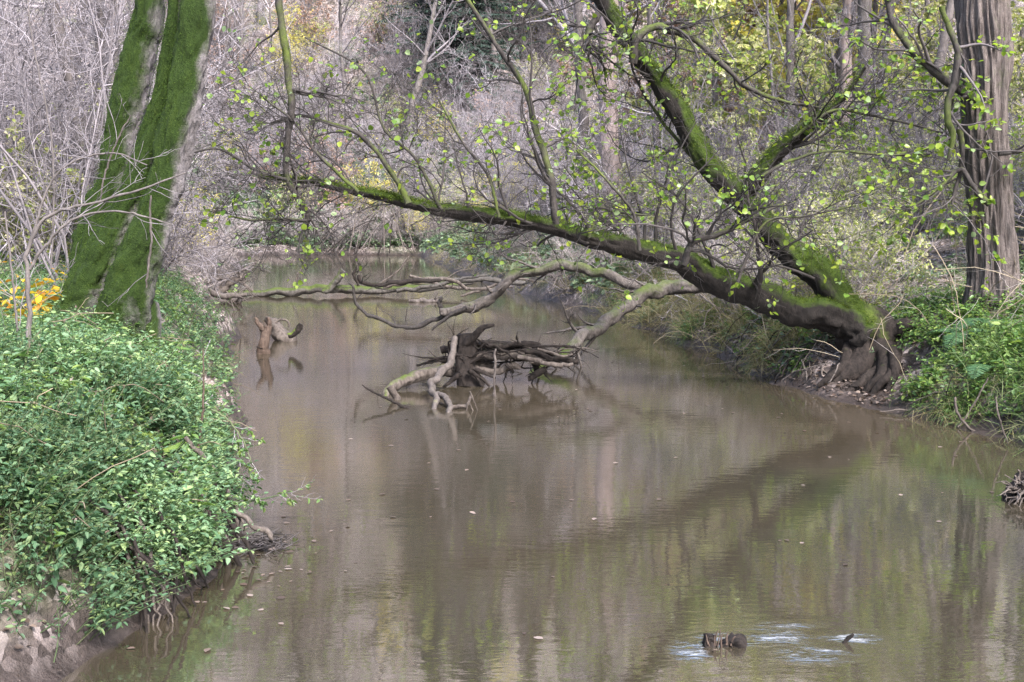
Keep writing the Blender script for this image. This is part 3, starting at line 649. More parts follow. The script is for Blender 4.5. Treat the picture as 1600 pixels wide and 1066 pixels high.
# brown stub and bleached log upstream
sb = thing('brown_stub', 'brown upright stub with a split jagged top standing in the stream', 'stump')
stick('trunk', None, None, [(414, 512, 12), (414, 525, 11.5), (415, 540, 12), (416, 552, 14), (416, 562, 14)], 21.7, 'brown_wood', S=20, furrow=.12, parent=sb)
stick('splinter', None, None, [(411, 517, 7), (406, 508, 6), (400, 499, 4), (397, 496, 1.5)], 21.7, 'brown_wood', parent=sb, furrow=.15)
stick('splinter', None, None, [(418, 516, 7), (420, 508, 6), (420, 500, 5), (418, 496, 3)], 21.8, 'brown_wood', parent=sb, furrow=.15)
stick('twig', None, None, [(410, 545, 3), (404, 543, 2), (400, 542, 1)], 21.6, 'dark_wood', parent=sb)
bl = thing('bleached_log', 'bleached root end of a log lying low in the stream behind the brown stub', 'log')
stick('trunk', None, None, [(416, 500, 5), (424, 509, 11), (435, 520, 15), (448, 528, 15), (462, 532, 10)], [24.4, 24, 23.9], 'drift_wood', k=.85, S=22, lump=.25, parent=bl, furrow=.15)
stick('branch', None, None, [(450, 526, 7), (460, 522, 8), (466, 513, 9), (470, 506, 7)], 22.6, 'dark_wood', parent=bl, cover=lambda V, N: N[:, 2] * 1.2)
stick('root', None, None, [(430, 503, 2.5), (440, 500, 3), (449, 503, 3), (450, 511, 3.5)], 23, 'drift_wood', parent=bl)

# the long mossy log across the stream, far up
ll = thing('mossy_fallen_log', 'long mossy log lying across the stream at the bend, an upright stub on it', 'log')
stick('trunk', None, None, [(330, 460, 5), (370, 459, 7), (420, 456, 9), (480, 455, 10), (530, 454, 11), (580, 452, 10), (640, 450, 9), (700, 447, 8), (740, 440, 6)], [36, 36.5, 37], 'log_moss', n=80, S=20, cover=lambda V, N: .25 + .8 * N[:, 2] + .4 * fbm(V * 1.2, 2, 3), parent=ll)
stick('stub', None, None, [(508, 460, 8), (516, 449, 8.5), (527, 436, 8.5), (538, 423, 9)], 36.2, 'log_moss', parent=ll, cover=lambda V, N: .35 + .6 * N[:, 2], S=14)
reseed(25)
DEB = [([(560, 430, 4), (565, 442, 5), (590, 444, 6), (640, 440, 6), (690, 438, 5)], 'dark_wood'), ([(600, 448, 4), (650, 440, 6), (700, 436, 5), (730, 452, 4)], 'drift_wood'), ([(620, 455, 5), (670, 448, 5), (720, 436, 4), (760, 430, 3)], 'log_moss'),
       ([(640, 430, 4), (690, 446, 4), (750, 452, 4), (800, 448, 3)], 'drift_wood'), ([(700, 440, 6), (760, 438, 7), (820, 444, 6)], 'log_moss'), ([(455, 452, 1.5), (460, 440, 2), (466, 428, 2), (474, 417, 1.5)], 'drift_wood'),
       ([(640, 472, 4), (665, 470, 7), (690, 470, 3)], 'pale_wood'), ([(560, 445, 3), (553, 430, 4), (556, 418, 2)], 'dark_wood'), ([(590, 446, 3), (620, 425, 2), (640, 400, 1.5)], 'drift_wood'), ([(720, 462, 3), (760, 450, 4), (800, 436, 3), (840, 440, 3)], 'drift_wood')]
for k, (pts, m) in enumerate(DEB):
    d = 36.5 if k in (5, 7, 8) else 31 + .5 * k
    stick('drift_branch', 'grey broken branch in the drift that piles against the long mossy log', 'branch', pts, d, m, 'drift branches by the long mossy log', S=10, n=24, twigs=4)
LB = [[(270, 440, 5), (310, 452, 7), (350, 464, 8), (385, 460, 5)], [(290, 470, 6), (330, 462, 8), (360, 445, 8), (385, 430, 7)], [(285, 455, 4), (330, 440, 5), (375, 425, 4), (400, 410, 3)], [(300, 462, 7), (345, 468, 9), (375, 474, 7)], [(280, 430, 4), (330, 428, 5), (370, 436, 4), (395, 455, 3)], [(325, 503, 6), (345, 508, 7), (365, 514, 3)]]
for k, pts in enumerate(LB):
    stick('washed_branch', 'pale washed-up branch half in the water beside the long mossy log', 'branch', pts, 27.5 if k == 5 else 31 + k * .8, ['pale_wood', 'drift_wood', 'pale_wood'][k % 3], 'pale branches washed up on the bank', S=10, n=24, twigs=9)

# snags in the near water
s1 = thing('splintered_stub', 'small splintered black stub in the riffle at the near edge of the water', 'stump')
stick('trunk', None, None, [(1134, 998, 12), (1136, 1006, 19), (1136, 1018, 20), (1136, 1034, 20)], 6.92, 'dark_wood', k=.8, S=40, n=60, lump=.55, fine=.4, parent=s1, furrow=.5)
stick('trunk', None, None, [(1110, 994, 6), (1109, 1003, 10), (1112, 1016, 12), (1113, 1034, 12)], 6.92, 'dark_wood', k=.75, S=30, n=60, lump=.5, fine=.4, parent=s1, furrow=.5)
for pts in ([(1118, 1010, 2), (1119, 995, 1.8), (1122, 985, 1.2)], [(1121, 1010, 2), (1124, 994, 1.6), (1126, 982, 1)], [(1116, 1012, 2), (1116, 998, 1.6), (1118, 988, 1)], [(1119, 1012, 2), (1119, 1026, 2), (1121, 1040, 1)], [(1128, 1012, 3), (1127, 998, 2.5), (1130, 990, 1)], [(1142, 1010, 3), (1145, 999, 2), (1149, 994, 1)], [(1108, 1010, 3), (1104, 1000, 2.4), (1103, 992, 1)], [(1136, 1008, 4), (1135, 996, 3), (1138, 988, 1)]):
    stick('splinter', None, None, pts, 6.9, 'brown_wood', parent=s1, S=6, n=12)
stick('poking_stick', 'single dark stick end poking up from the riffle', 'stick', [(1310, 1020, 5), (1318, 1008, 5), (1325, 999, 4.5), (1334, 991, 3)], 6.97, 'dark_wood', k=.8)
rc = thing('root_clump', 'tangled black root clump standing in the water below the furrowed tree', 'roots')
mb = MB(); trunk(mb, pxpath([(1592, 790, 14), (1598, 772, 17), (1606, 755, 15), (1615, 742, 8)], 10.6), 40, 24, lump=.5, fine=.25, seed=5); mb.build('base', M['dark_wood'], rc)
c0 = px(1600, 758, 10.55); P = []; 
for k in range(95):
    a = rng.uniform(0, 2 * pi); e = np.array([cos(a) * rng.uniform(.12, .3), rng.uniform(-.3, .05), sin(a) * rng.uniform(.05, .22) - .06])
    P.append(np.stack([c0 + e * k2 + rng.normal(size=3) * .02 for k2 in (.2, .5, .8, 1.05)]))
P = np.stack([spline(p, 9) for p in P]); MB().add(*tubes(P, np.linspace(.011, .004, 9)[None] * rng.uniform(.4, 1.6, (len(P), 1)), 5)).build('root', M['drift_wood'], rc)['kind'] = 'stuff'

# ------------------------------------------------------------------ exposed roots under the near bank
reseed(26)
RO = [([(330, 800, 8), (345, 830, 9), (362, 862, 8), (380, 890, 6)], 'dark_wood'), ([(318, 815, 8), (330, 845, 9), (352, 880, 8), (366, 905, 5)], 'drift_wood'), ([(300, 835, 6), (320, 870, 7), (345, 900, 5)], 'drift_wood'), ([(345, 790, 5), (362, 820, 6), (385, 850, 5), (398, 880, 4)], 'dark_wood'),
      ([(365, 800, 7), (395, 818, 7), (415, 830, 8), (424, 842, 6)], 'drift_wood'), ([(195, 900, 10), (230, 925, 9), (260, 948, 6)], 'dark_wood'), ([(215, 880, 9), (245, 915, 9), (280, 945, 6)], 'dark_wood'), ([(255, 870, 8), (275, 905, 9), (300, 935, 6)], 'dark_wood'), ([(280, 850, 8), (300, 885, 9), (318, 920, 6)], 'dark_wood'), ([(235, 930, 4), (300, 945, 5), (350, 925, 5), (395, 905, 3)], 'drift_wood'), ([(180, 930, 3), (220, 958, 4), (262, 968, 2)], 'drift_wood'), ([(310, 792, 4), (345, 835, 4), (352, 870, 3), (346, 905, 2)], 'pale_bark'),
      ([(340, 815, 10), (350, 850, 9), (356, 885, 8), (358, 905, 6)], 'dark_wood')]
for k, (pts, m) in enumerate(RO):
    stick('bank_root', 'dark bare root hanging out of the undercut bank below the nettles', 'root', pts, 8.55 + .25 * (k % 3), m, 'bare roots under the nettle bank', S=12, n=30)
for k in range(40):
    y = rng.uniform(7.2, 9.6); e = float(xl(y)); x0 = e - rng.uniform(.05, .25); z0 = rng.uniform(.45, .8); x1 = e + rng.uniform(.0, .3)
    q = spline([[x0, y, z0, .012], [x0 + .6 * (x1 - x0), y + rng.normal() * .08, z0 * .7, .016], [x1, y + rng.normal() * .12 - .05, z0 * .3, .013], [x1 + .06, y + rng.normal() * .15 - .1, -.05, .007]], 18); q[:, :3] += rng.normal(size=(18, 3)) * .008
    tag(MB().add(*tubes(q[:, :3], q[:, 3] * rng.uniform(.4, 1.5), 7)).build('bank_root', M[['dark_wood', 'drift_wood'][k % 2]]), 'dark bare root hanging out of the undercut bank below the nettles', 'root', 'bare roots under the nettle bank')
c0 = px(405, 862, 9.1); P = []
for k in range(260):
    a = rng.uniform(0, 2 * pi); q = c0 + np.array([rng.normal() * .09, rng.normal() * .12, rng.uniform(-.04, .10)]); d_ = norm(np.array([cos(a), sin(a), rng.normal() * .25])); l = rng.uniform(.05, .2)
    P.append([q - d_ * l, q + [0, 0, .02], q + d_ * l * .6, q + d_ * l])
tag(MB().add(*tubes(np.array(P), np.full((260, 4), .004), 4)).build('driftwood_debris', M['twig_dark']), kind='stuff')
# ------------------------------------------------------------------ plants on the banks
def in_view(x, y, z, mx=430, my=220):
    dz = z - CAMZ; cy = y * cos(PITCH) - dz * sin(PITCH); up = y * sin(PITCH) + dz * cos(PITCH)
    u = 800 + F * x / np.maximum(cy, .1); v = 533 - F * up / np.maximum(cy, .1)
    return (cy > .5) & (u > -mx) & (u < 1600 + mx) & (v > -my) & (v < 1066 + my)
def scatter(n, x0, x1, y0, y1, dmin=.1, dmax=99, side=0, ypow=1.):
    n = int(n * 1.3); y = y0 + (y1 - y0) * rng.random(n) ** ypow; x = rng.uniform(0, 1, n)
    X0 = np.maximum(x0, wx(-330, y)) if x0 is not None else wx(-330, y); X1 = np.minimum(x1, wx(1980, y)) if x1 is not None else wx(1980, y)
    x = X0 + (X1 - X0) * x; d = dist_bank(x, y); z = H(x, y)
    xc = (xl(y) + xr(y)) / 2
    ok = (d > dmin) & (d < dmax) & (X1 > X0) & in_view(x, y, z)
    if side: ok &= (np.sign(x - xc) == side) | (y > FARY)
    return np.stack([x, y, z], -1)[ok]
def leafy_plants(mb, B, hgt, nn=6, leaf=(.05, .09), wid=.55, lean=.35, stems=True, mi=0, drape=None, pairs=2):
    n = len(B)
    d = norm(rng.normal(size=(n, 3)) * [1, 1, 0] * lean + [0, 0, 1.] + (0 if drape is None else drape))
    h = rng.uniform(.55, 1.1, n) * hgt
    bendv = rng.normal(size=(n, 3)) * [1, 1, 0] * .25 + (0 if drape is None else drape * .5)
    K = 5; tt = np.linspace(0, 1, K)[None, :, None]
    P = B[:, None] + d[:, None] * h[:, None, None] * tt + bendv[:, None] * h[:, None, None] * tt ** 2
    if stems: mb.add(*tubes(P, np.linspace(.004, .002, K)[None] * np.ones((n, 1)), 3), mi + 1)
    az0 = rng.uniform(0, 2 * pi, n); ps = np.exp(rng.normal(0, .30, n)) * np.where(B[:, 1] < 9, .68 + .32 * smooth(5.5, 9, B[:, 1]), 1.)
    for k in range(nn):
        f = .25 + .75 * (k + .5) / nn; s = f * (K - 1); i = min(int(s), K - 2); q = P[:, i] * (1 - (s - i)) + P[:, i + 1] * (s - i)
        for j in range(pairs):
            a = az0 + k * 1.57 + j * 2 * pi / pairs + rng.normal(size=n) * .3
            dr = np.stack([np.cos(a), np.sin(a), rng.normal(-.12, .35, n) + .35 * f], -1)
            s_ = ps * rng.uniform(leaf[0], leaf[1], n) * (1.15 - .55 * max(0, f - .6) / .4)
            up = norm(rng.normal(size=(n, 3)) * .35 + [0, 0, 1.])
            mb.add(*leafmesh(q + dr * .012, dr, up, s_, s_ * wid, .12, .3), mi)

reseed(31)
B = np.concatenate([scatter(17000, None, 0, 5.6, 13, .02, 9, -1), scatter(4200, None, 0, 12, 24, .05, 9, -1), scatter(2600, None, 0, 6.6, 11, .0, .8, -1)])
mudm = (B[:, 1] - .45 * (B[:, 0] + 2.4) > 6.66 + .12 * rng.normal(size=len(B)))
B = B[mudm]; B = B[vnoise(B * 1.3, 4) + .3 * vnoise(B * 4, 6) > np.where(B[:, 1] < 8, -.75, -.44)]
edge = np.clip(1 - dist_bank(B[:, 0], B[:, 1]) / .9, 0, 1)[:, None]
pale = vnoise(B * .9, 51) + .5 * vnoise(B * 3, 52) > .22
mb = MB(); leafy_plants(mb, B[pale], .38, 7, (.028, .070), .5, .45, drape=edge[pale] * np.array([.4, -.12, -.15]))
tag(mb.build('pale_nettle_undergrowth', [M['nettle_pale'], M['stem_green']]), kind='stuff')
B = B[~pale]; edge = edge[~pale]
mb = MB(); leafy_plants(mb, B, (.33 + .26 * vnoise(B * 2.1, 15)) * np.where((B[:, 1] > 9.8) & (B[:, 1] < 13.5) & (B[:, 0] > -5), .6, 1.), 7, (.026, .066), .48, .45, drape=edge * np.array([.4, -.12, -.15]))
tag(mb.build('nettle_undergrowth', [M['nettle'], M['stem_green']]), 'dense green nettles covering the near bank below the mossy tree', kind='stuff')
B2 = scatter(2200, None, 0, 6.2, 22, .02, 6, -1); B2 = B2[(vnoise(B2 * .8, 7) > .1) & (B2[:, 1] - .45 * (B2[:, 0] + 2.4) > 6.75)]
mb = MB(); leafy_plants(mb, B2, .42, 6, (.04, .08), .5, .5, pairs=2); 
tag(mb.build('herb_undergrowth', [M['herb'], M['stem_green']]), kind='stuff')
G1 = scatter(2600, None, 0, 6.3, 26, .0, 7, -1); G1 = G1[(vnoise(G1 * .9, 12) > .0) & (G1[:, 1] - .45 * (G1[:, 0] + 2.4) > 6.7)]
G1 = np.repeat(G1, 5, 0) + rng.normal(size=(len(G1) * 5, 3)) * [.06, .06, 0]
mb = MB().add(*blades(G1, rand_dir(len(G1), 1.6), rng.uniform(.18, .5, len(G1)), .007, .35))
tag(mb.build('bank_grass', M['grass']), kind='stuff')
# dead stalks lying among the nettles
D_ = scatter(260, None, 0, 6.4, 16, .0, 6, -1); D_[:, 2] += rng.uniform(.1, .45, len(D_)); dd = rand_dir(len(D_), .15, .5); l = rng.uniform(.15, .6, len(D_))
P = D_[:, None] + dd[:, None] * l[:, None, None] * np.linspace(0, 1, 5)[None, :, None]; P[:, :, 2] -= .2 * l[:, None] * np.linspace(0, 1, 5)[None] ** 2; P += rng.normal(size=P.shape) * .012
tag(MB().add(*tubes(P, np.full(P.shape[:2], .0035), 4)).build('dead_stalk_litter', M['twig_straw']), kind='stuff')

C_l = scatter(420, None, 0, 6.2, 15, .05, 5, -1); n = len(C_l); C_l[:, 2] += rng.uniform(.12, .42, n); s = rng.uniform(.025, .055, n)
tag(MB().add(*leafmesh(C_l, rand_dir(n, -.2, .4), norm(rng.normal(size=(n, 3)) * .5 + [0, 0, 1]), s, s * .7, .15, .25)).build('caught_leaf_litter', M['litter']), kind='stuff')
# fallen leaves on every bank
reseed(32)
Lf = np.concatenate([scatter(9000, 0, None, 12.5, 30, .0, 12, 1, 1.4), scatter(2200, None, 0, 5.4, 9, -.05, 3, -1), scatter(5000, 0, None, 14, 22, .0, 2.5, 1), scatter(3500, None, 0, 9, 40, 0, 14, -1, 1.5)])
n = len(Lf); Lf[:, 2] += rng.uniform(.005, .03, n); s = rng.uniform(.04, .085, n) * np.where(Lf[:, 1] < 10, .6, 1)
tag(MB().add(*leafmesh(Lf, rand_dir(n, 0, .3), norm(rng.normal(size=(n, 3)) * .45 + [0, 0, 1]), s, s * .75, .12, .2)).build('leaf_litter', M['litter']), kind='stuff')
Fl = np.stack([rng.uniform(-1.9, 5, 260), rng.uniform(6.8, 24, 260)], -1); Fl = Fl[dist_bank(Fl[:, 0], Fl[:, 1]) < -.1]
near = np.stack([rng.normal(-1.9, .3, 120), rng.normal(8.5, .6, 120)], -1); near = near[dist_bank(near[:, 0], near[:, 1]) < -.02]
Fl = np.concatenate([Fl[:130], near[:60]]); n = len(Fl); Fl = np.concatenate([Fl, np.full((n, 1), .006)], 1); s = rng.uniform(.03, .07, n)
tag(MB().add(*leafmesh(Fl, rand_dir(n, 0, .05), norm(rng.normal(size=(n, 3)) * .08 + [0, 0, 1]), s, s * .7, .05, .02)).build('floating_leaves', M['litter']), kind='stuff')

# herbs, grass and straw on the far bank
reseed(33)
B = scatter(9000, 2, None, 12.5, 30, .05, 9, 1, 1.3); k = vnoise(B * .55, 22) + .25 * vnoise(B * 1.6, 5); B = B[(k > .0) & (((B[:, 0] - 4.9) / .7) ** 2 + ((B[:, 1] - 16.3) / .9) ** 2 > 1)]
mb = MB(); leafy_plants(mb, B, .34, 6, (.035, .08), .55, .5)
tag(mb.build('bank_herb_undergrowth', [M['herb'], M['stem_green']]), kind='stuff')
B = scatter(3200, 2, None, 12.5, 40, .1, 12, 1, 1.3); B = B[(vnoise(B * .7, 29) > .05) & (((B[:, 0] - 4.9) / .65) ** 2 + ((B[:, 1] - 16.3) / .8) ** 2 > 1)]
mb = MB(); leafy_plants(mb, B, .28, 4, (.06, .10), .7, .6, stems=False)
tag(mb.build('bank_ivy', [M['ivy'], M['twig_pale']]), kind='stuff')
def tufts(name, Bs, m, per, L, W, bend, spread, zb=1.2):
    g = np.repeat(Bs, per, 0) + rng.normal(size=(len(Bs) * per, 3)) * [spread, spread, .01]
    return tag(MB().add(*blades(g, rand_dir(len(g), zb), rng.uniform(*L, len(g)), W, bend)).build(name, m), kind='stuff')
Bs = scatter(330, 4, None, 11.5, 15.2, .1, 2.2, 1); tufts('green_bank_grass', Bs, M['grass'], 34, (.25, .6), .009, .55, .07)
Bs = np.concatenate([scatter(900, 1, 5.2, 18.2, 30, .0, 1.6, 1), scatter(900, -4, 5, 26, 62, .0, 3.5, 1)]); tufts('dry_bank_grass', Bs, M['straw'], 22, (.35, .9), .010, .5, .1)
Bs = scatter(8000, 1, None, 12.2, 34, .02, .6, 1); Bs = Bs[(vnoise(Bs * 1.3, 61) + .5 * vnoise(Bs * 4, 62) > .12) & ~((Bs[:, 1] > 14.9) & (Bs[:, 1] < 18.1) & (Bs[:, 0] < 5.6))]
for nm, fr, m in (('overhanging_bank_grass', 0, 'pale_grass'), ('overhanging_green_grass', 1, 'grass'), ('overhanging_dry_grass', 2, 'straw')):
    q = Bs[(vnoise(Bs * .8, 63) * 2.2 + rng.normal(size=len(Bs)) * .6 + 1.2).clip(0, 2.9).astype(int) == fr]; tufts(nm, q, M[m], 20, (.2, .75), .008, .75, .10, .8)
Bs = scatter(420, 1, 9, 17.8, 32, .1, 4, 1); tufts('mixed_bank_grass', Bs, M['grass'], 16, (.2, .5), .008, .5, .08)
B = np.concatenate([scatter(5200, -25, -6, 71.5, 90, .2, 30), scatter(5200, -8, 6, 62, 92, .2, 30), scatter(3000, -3, 7, 30, 62, .3, 9, 1)])
mb = MB(); leafy_plants(mb, B, .5, 3, (.12, .24), .6, .6, stems=False)
tag(mb.build('slope_undergrowth', [M['ivy'], M['twig_pale']]), kind='stuff')
B = np.concatenate([scatter(9000, -40, 40, 71.5, 130, .2, 90)]); n = len(B); B[:, 2] += .08; s = rng.uniform(.12, .3, n)
tag(MB().add(*leafmesh(B, rand_dir(n, .1, .5), norm(rng.normal(size=(n, 3)) * .6 + [0, -.3, 1]), s, s * .7, .12, .2)).build('slope_leaf_litter', M['copper_leaf']), kind='stuff')
# pale dead vines and straw stalks on the far bank
reseed(34)
Bs = np.concatenate([scatter(1100, -3, 6, 17, 60, .0, 4, 1), scatter(500, 3, None, 15, 34, .3, 9, 1)])
n = len(Bs); d = rand_dir(n, 1.1); l = rng.uniform(.6, 1.9, n); P = np.zeros((n, 8, 3)); P[:, 0] = Bs
for k in range(1, 8):
    d = norm(d + rng.normal(size=(n, 3)) * .16 + [0, 0, -.14]); P[:, k] = P[:, k - 1] + d * (l / 7)[:, None]
P2, R2 = grow(P, np.full((n, 8), .006), 3, (.2, .5), .8, 5, .05, .2)
tag(MB().add(*tubes(P, np.full((n, 8), .0055), 3), 0).add(*tubes(P2, R2, 3), 1).build('dead_stalk_litter', [M['twig_straw'], M['twig_pale']]), kind='stuff')
# pale roots and runners hanging over the undercut bank into the water
for k in range(46):
    y = rng.uniform(13.2, 21) if k > 22 else rng.uniform(16.8, 20.5); e = xr(y)
    x0 = e + rng.uniform(.15, .55); z0 = Hs(x0, y) + rng.uniform(-.05, .15); x1 = e - rng.uniform(-.1, .35)
    p_ = np.array([[x0, y, z0, .008], [x0 - .35 * (x0 - x1) + rng.normal() * .06, y + rng.normal() * .12, z0 + rng.uniform(-.08, .12), .009], [x1 + .1, y + rng.normal() * .2, z0 * .45, .008], [x1, y + rng.normal() * .25, -.05, .005]])
    q = spline(p_, 16); q[:, :3] += rng.normal(size=(16, 3)) * .012
    o = MB().add(*tubes(q[:, :3], q[:, 3] * rng.uniform(.6, 1.6), 6)).build('hanging_root', M[['pale_bark', 'drift_wood', 'dark_wood'][k % 3]])
    tag(o, 'thin root or runner trailing over the undercut edge by the alder into the water', 'root', 'roots trailing over the undercut bank by the alder')
for pts, d, lab in (([(1492, 620, 3), (1494, 640, 3.6), (1502, 655, 3.6), (1514, 668, 3.4), (1524, 674, 2.2)], 13.9, 'crooked pale stick bent into the water below the fern bank'), ([(1545, 590, 2), (1520, 635, 2.5), (1497, 668, 2.5)], 14.1, 'straight thin stick slanting down the bank to the crooked pale stick'), ([(1556, 620, 2), (1560, 650, 2.5), (1574, 692, 2)], 13.0, 'thin stick hanging from the grassy bank beside the straight slanting one'), ([(1375, 643, 1.5), (1410, 641, 2.5), (1445, 643, 2.5), (1465, 646, 1.5)], 15.1, 'pale stick lying along the waterline below the alder roots')):
    stick('stick', lab, 'stick', pts, d, 'drift_wood', S=8, n=24)

# ferns at the foot of the furrowed tree
def fern(x, y, fr, L):
    z = Hs(x, y); t = thing('fern', None, None, loc=(0, 0, 0))
    for k in range(fr):
        a = rng.uniform(0, 2 * pi) if fr > 3 else [3.6, 5.4, 4.4][k]; K = 14; l = L * rng.uniform(.8, 1.15)
        s = np.linspace(0, 1, K); rad = l * s * .9; zz = l * (.55 * s - .62 * s ** 2)
        P = np.stack([x + rad * cos(a), y + rad * sin(a), z + .06 + zz], -1)
        m_ = 34; tt = np.linspace(.12, .99, m_); i = np.minimum((tt * (K - 1)).astype(int), K - 2); f = (tt * (K - 1) - i)[:, None]
        q = P[i] * (1 - f) + P[i + 1] * f; tg = norm(P[i + 1] - P[i]); sd = norm(np.cross(tg, [0, 0, 1.])); up = np.cross(sd, tg)
        w = l * .24 * np.sin(np.pi * (tt * .85 + .12)) ** .8
        mb = MB().add(*tubes(P, np.linspace(.005, .0015, K), 4))
        for sg in (-1, 1): mb.add(*leafmesh(q, sd * sg + tg * .35 + rng.normal(size=q.shape) * .05, up, w, np.maximum(w * .16, .010), .02, .15))
        mb.build('frond', M['fern'], t)
    return t
reseed(35)
for (ax, ay, fr, L, lab) in ((1520, 15.9, 7, .75, 'blue-green fern spreading its fronds before the foot of the furrowed tree'), (1572, 15.6, 5, .6, 'blue-green fern at the water-side edge of the furrowed trunk, by the bigger one'), (1545, 14.6, 5, .6, 'pale fern on the leaf-strewn bank below the two other ferns'), (1560, 16.1, 3, .9, 'upright fern fronds leaning on the furrowed trunk')):
    tag(fern(wx(ax, ay), ay, fr, L), lab, 'fern')

# saplings and stems by the mossy tree
reseed(36)
def sapling(label, paths, d, m, twn=6, leaf=None, nl=0, L=(.2, .7), ls=(.05, .09)):
    t = thing('sapling', label, 'sapling'); qs = []
    for pts in paths:
        p_ = pxpath(pts, d); p_[:, 3] *= .72; mb = MB(); trunk(mb, p_, 40, 8, lump=.15, fine=.08, gnarl=.6, seed=int(rng.integers(99))); mb.build('stem', M[m], t); qs.append(spline(p_, 20))
    q = np.stack(qs); P, R = grow(q[..., :3], q[..., 3], twn, L, .7, 8, .05, .14, .45, .3, 1, .0022, absL=True); P2, R2 = grow(P, R, 3, (.25, .6), .6, 5, 0, .16)
    MB().add(*tubes(P, R, 4)).add(*tubes(P2, R2, 3)).build('crown', M['twig_grey'], t)
    if nl:
        pb, tt = on_tubes(np.concatenate([P]), nl, .3); s = rng.uniform(*ls, nl); MB().add(*leafmesh(pb, norm(tt * .4 + rand_dir(nl, -.2, .6)), norm(rng.normal(size=(nl, 3)) * .5 + [0, 0, 1]), s, s * .6)).build('foliage', M[leaf], t)
    return t
sapling('slim sapling with two arching pale stems bowing across the mossy trunks', [[(44, 620, 6), (44, 540, 6), (46, 480, 5.5), (43, 420, 5), (44, 385, 4.5), (62, 350, 4), (95, 328, 3.5), (150, 316, 3), (215, 298, 2.5), (290, 270, 1.5)], [(45, 420, 4), (60, 400, 3.5), (85, 368, 3), (120, 340, 2.8), (180, 330, 2.3), (225, 338, 2), (270, 352, 1.2)], [(44, 390, 3), (62, 330, 2.8), (82, 280, 2.5), (120, 250, 2), (180, 240, 1.8), (230, 258, 1.2)]], 9.2, 'far_bark', 7)
sapling('thin leafless stem standing straight at the edge of the nettles, beside the arching sapling', [[(36, 600, 3), (30, 540, 3), (20, 440, 2.5), (8, 330, 2)], [(80, 420, 2), (84, 300, 2), (78, 200, 1.8), (50, 60, 1.5), (40, -40, 1)]], 9.6, 'far_bark', 5)
sapling('pale vine-like stem hanging down the front of the mossy trunk', [[(236, 305, 2), (235, 340, 2.5), (236, 380, 2.5), (230, 430, 2.5), (229, 450, 1.5)], [(155, 320, 1.5), (165, 270, 2), (185, 215, 2), (205, 180, 1.2)]], 11.2, 'pale_wood', 3)
sapling('reddish dry stalk rising from the nettles against the water', [[(308, 720, 2.5), (312, 680, 2.5), (317, 640, 2.5), (318, 600, 2.2), (317, 545, 1.5)]], 9.8, 'brown_wood', 4, L=(.08, .25))
sapling('leafy green shoot arching out over the water from the nettle bank', [[(330, 640, 2), (355, 655, 2), (380, 690, 1.8), (396, 730, 1.2)], [(330, 720, 2), (360, 735, 2), (385, 755, 1.5), (400, 785, 1.2)], [(325, 780, 2), (370, 785, 2), (410, 780, 1.6), (450, 770, 1)]], 9.7, 'stem_green', 8, 'herb', 190, (.1, .3), (.03, .06))
yp = thing('yellow_leaved_plant', 'low plant with golden yellow leaves behind the arching sapling', 'plant')
B = np.stack([wx(rng.uniform(-30, 100, 26), 12.2), rng.uniform(11.6, 13, 26), np.zeros(26)], -1); B[:, 2] = H(B[:, 0], B[:, 1])
mb = MB(); leafy_plants(mb, B, .85, 4, (.05, .11), .6, .45); mb.build('foliage', [M['gold_leaf'], M['twig_pale']], yp)

# ------------------------------------------------------------------ woods behind: one of each kind, then copies
reseed(41)
def pole(P0, d, L, r, K=8, wob=.14, up=.05):
    n = len(P0); P = np.zeros((n, K, 3)); P[:, 0] = P0; d = norm(d)
    for k in range(1, K):
        d = norm(d + rng.normal(size=(n, 3)) * wob + [0, 0, up]); P[:, k] = P[:, k - 1] + d * (L / (K - 1))[:, None]
    return P, np.linspace(1, .2, K)[None] * r[:, None]
def shrub(name, stems, h, spread, m, m1=7, m2=6, m3=4, leaf=None, nl=0, ls=(.06, .12), th=1., lz=0.):
    a = rng.uniform(0, 2 * pi, stems); d = np.stack([np.cos(a) * spread, np.sin(a) * spread, np.ones(stems)], -1) * rng.uniform(.6, 1.2, (stems, 1)); d[:, 2] = 1
    P, R = pole(np.stack([np.cos(a) * .25, np.sin(a) * .25, a * 0 - .1], -1) * rng.random((stems, 1)), d, rng.uniform(.6, 1.1, stems) * h, rng.uniform(.012, .028, stems) * th)
    th *= 1.35; P1, R1 = grow(P, R, m1, (.25, .6), .8, 8, .02, .24, .55, .1, 1, .006 * th)
    P2, R2 = grow(P1, R1, m2, (.3, .75), .85, 7, .0, .28, .6, .1, 1, .005 * th)
    mb = MB().add(*tubes(P, R, 5)).add(*tubes(P1, R1, 4)).add(*tubes(P2, R2, 3)); last = P2
    if m3: P3, R3 = grow(P2, R2, m3, (.3, .7), .8, 5, .0, .3, .65, .15, 1, .0042 * th); mb.add(*tubes(P3, R3, 3)); last = P3
    if not leaf: return mb.build(name, M[m])
    t = empty(name); mb.build('crown', M[m], t)
    pb, tt = on_tubes(last, nl, .1); s = rng.uniform(*ls, nl)
    MB().add(*leafmesh(pb, norm(tt * .4 + rand_dir(nl, -.25, .7)), norm(rng.normal(size=(nl, 3)) * .7 + [0, 0, .8]), s, s * .7, .1, .2)).build('foliage', M[leaf], t)
    return t
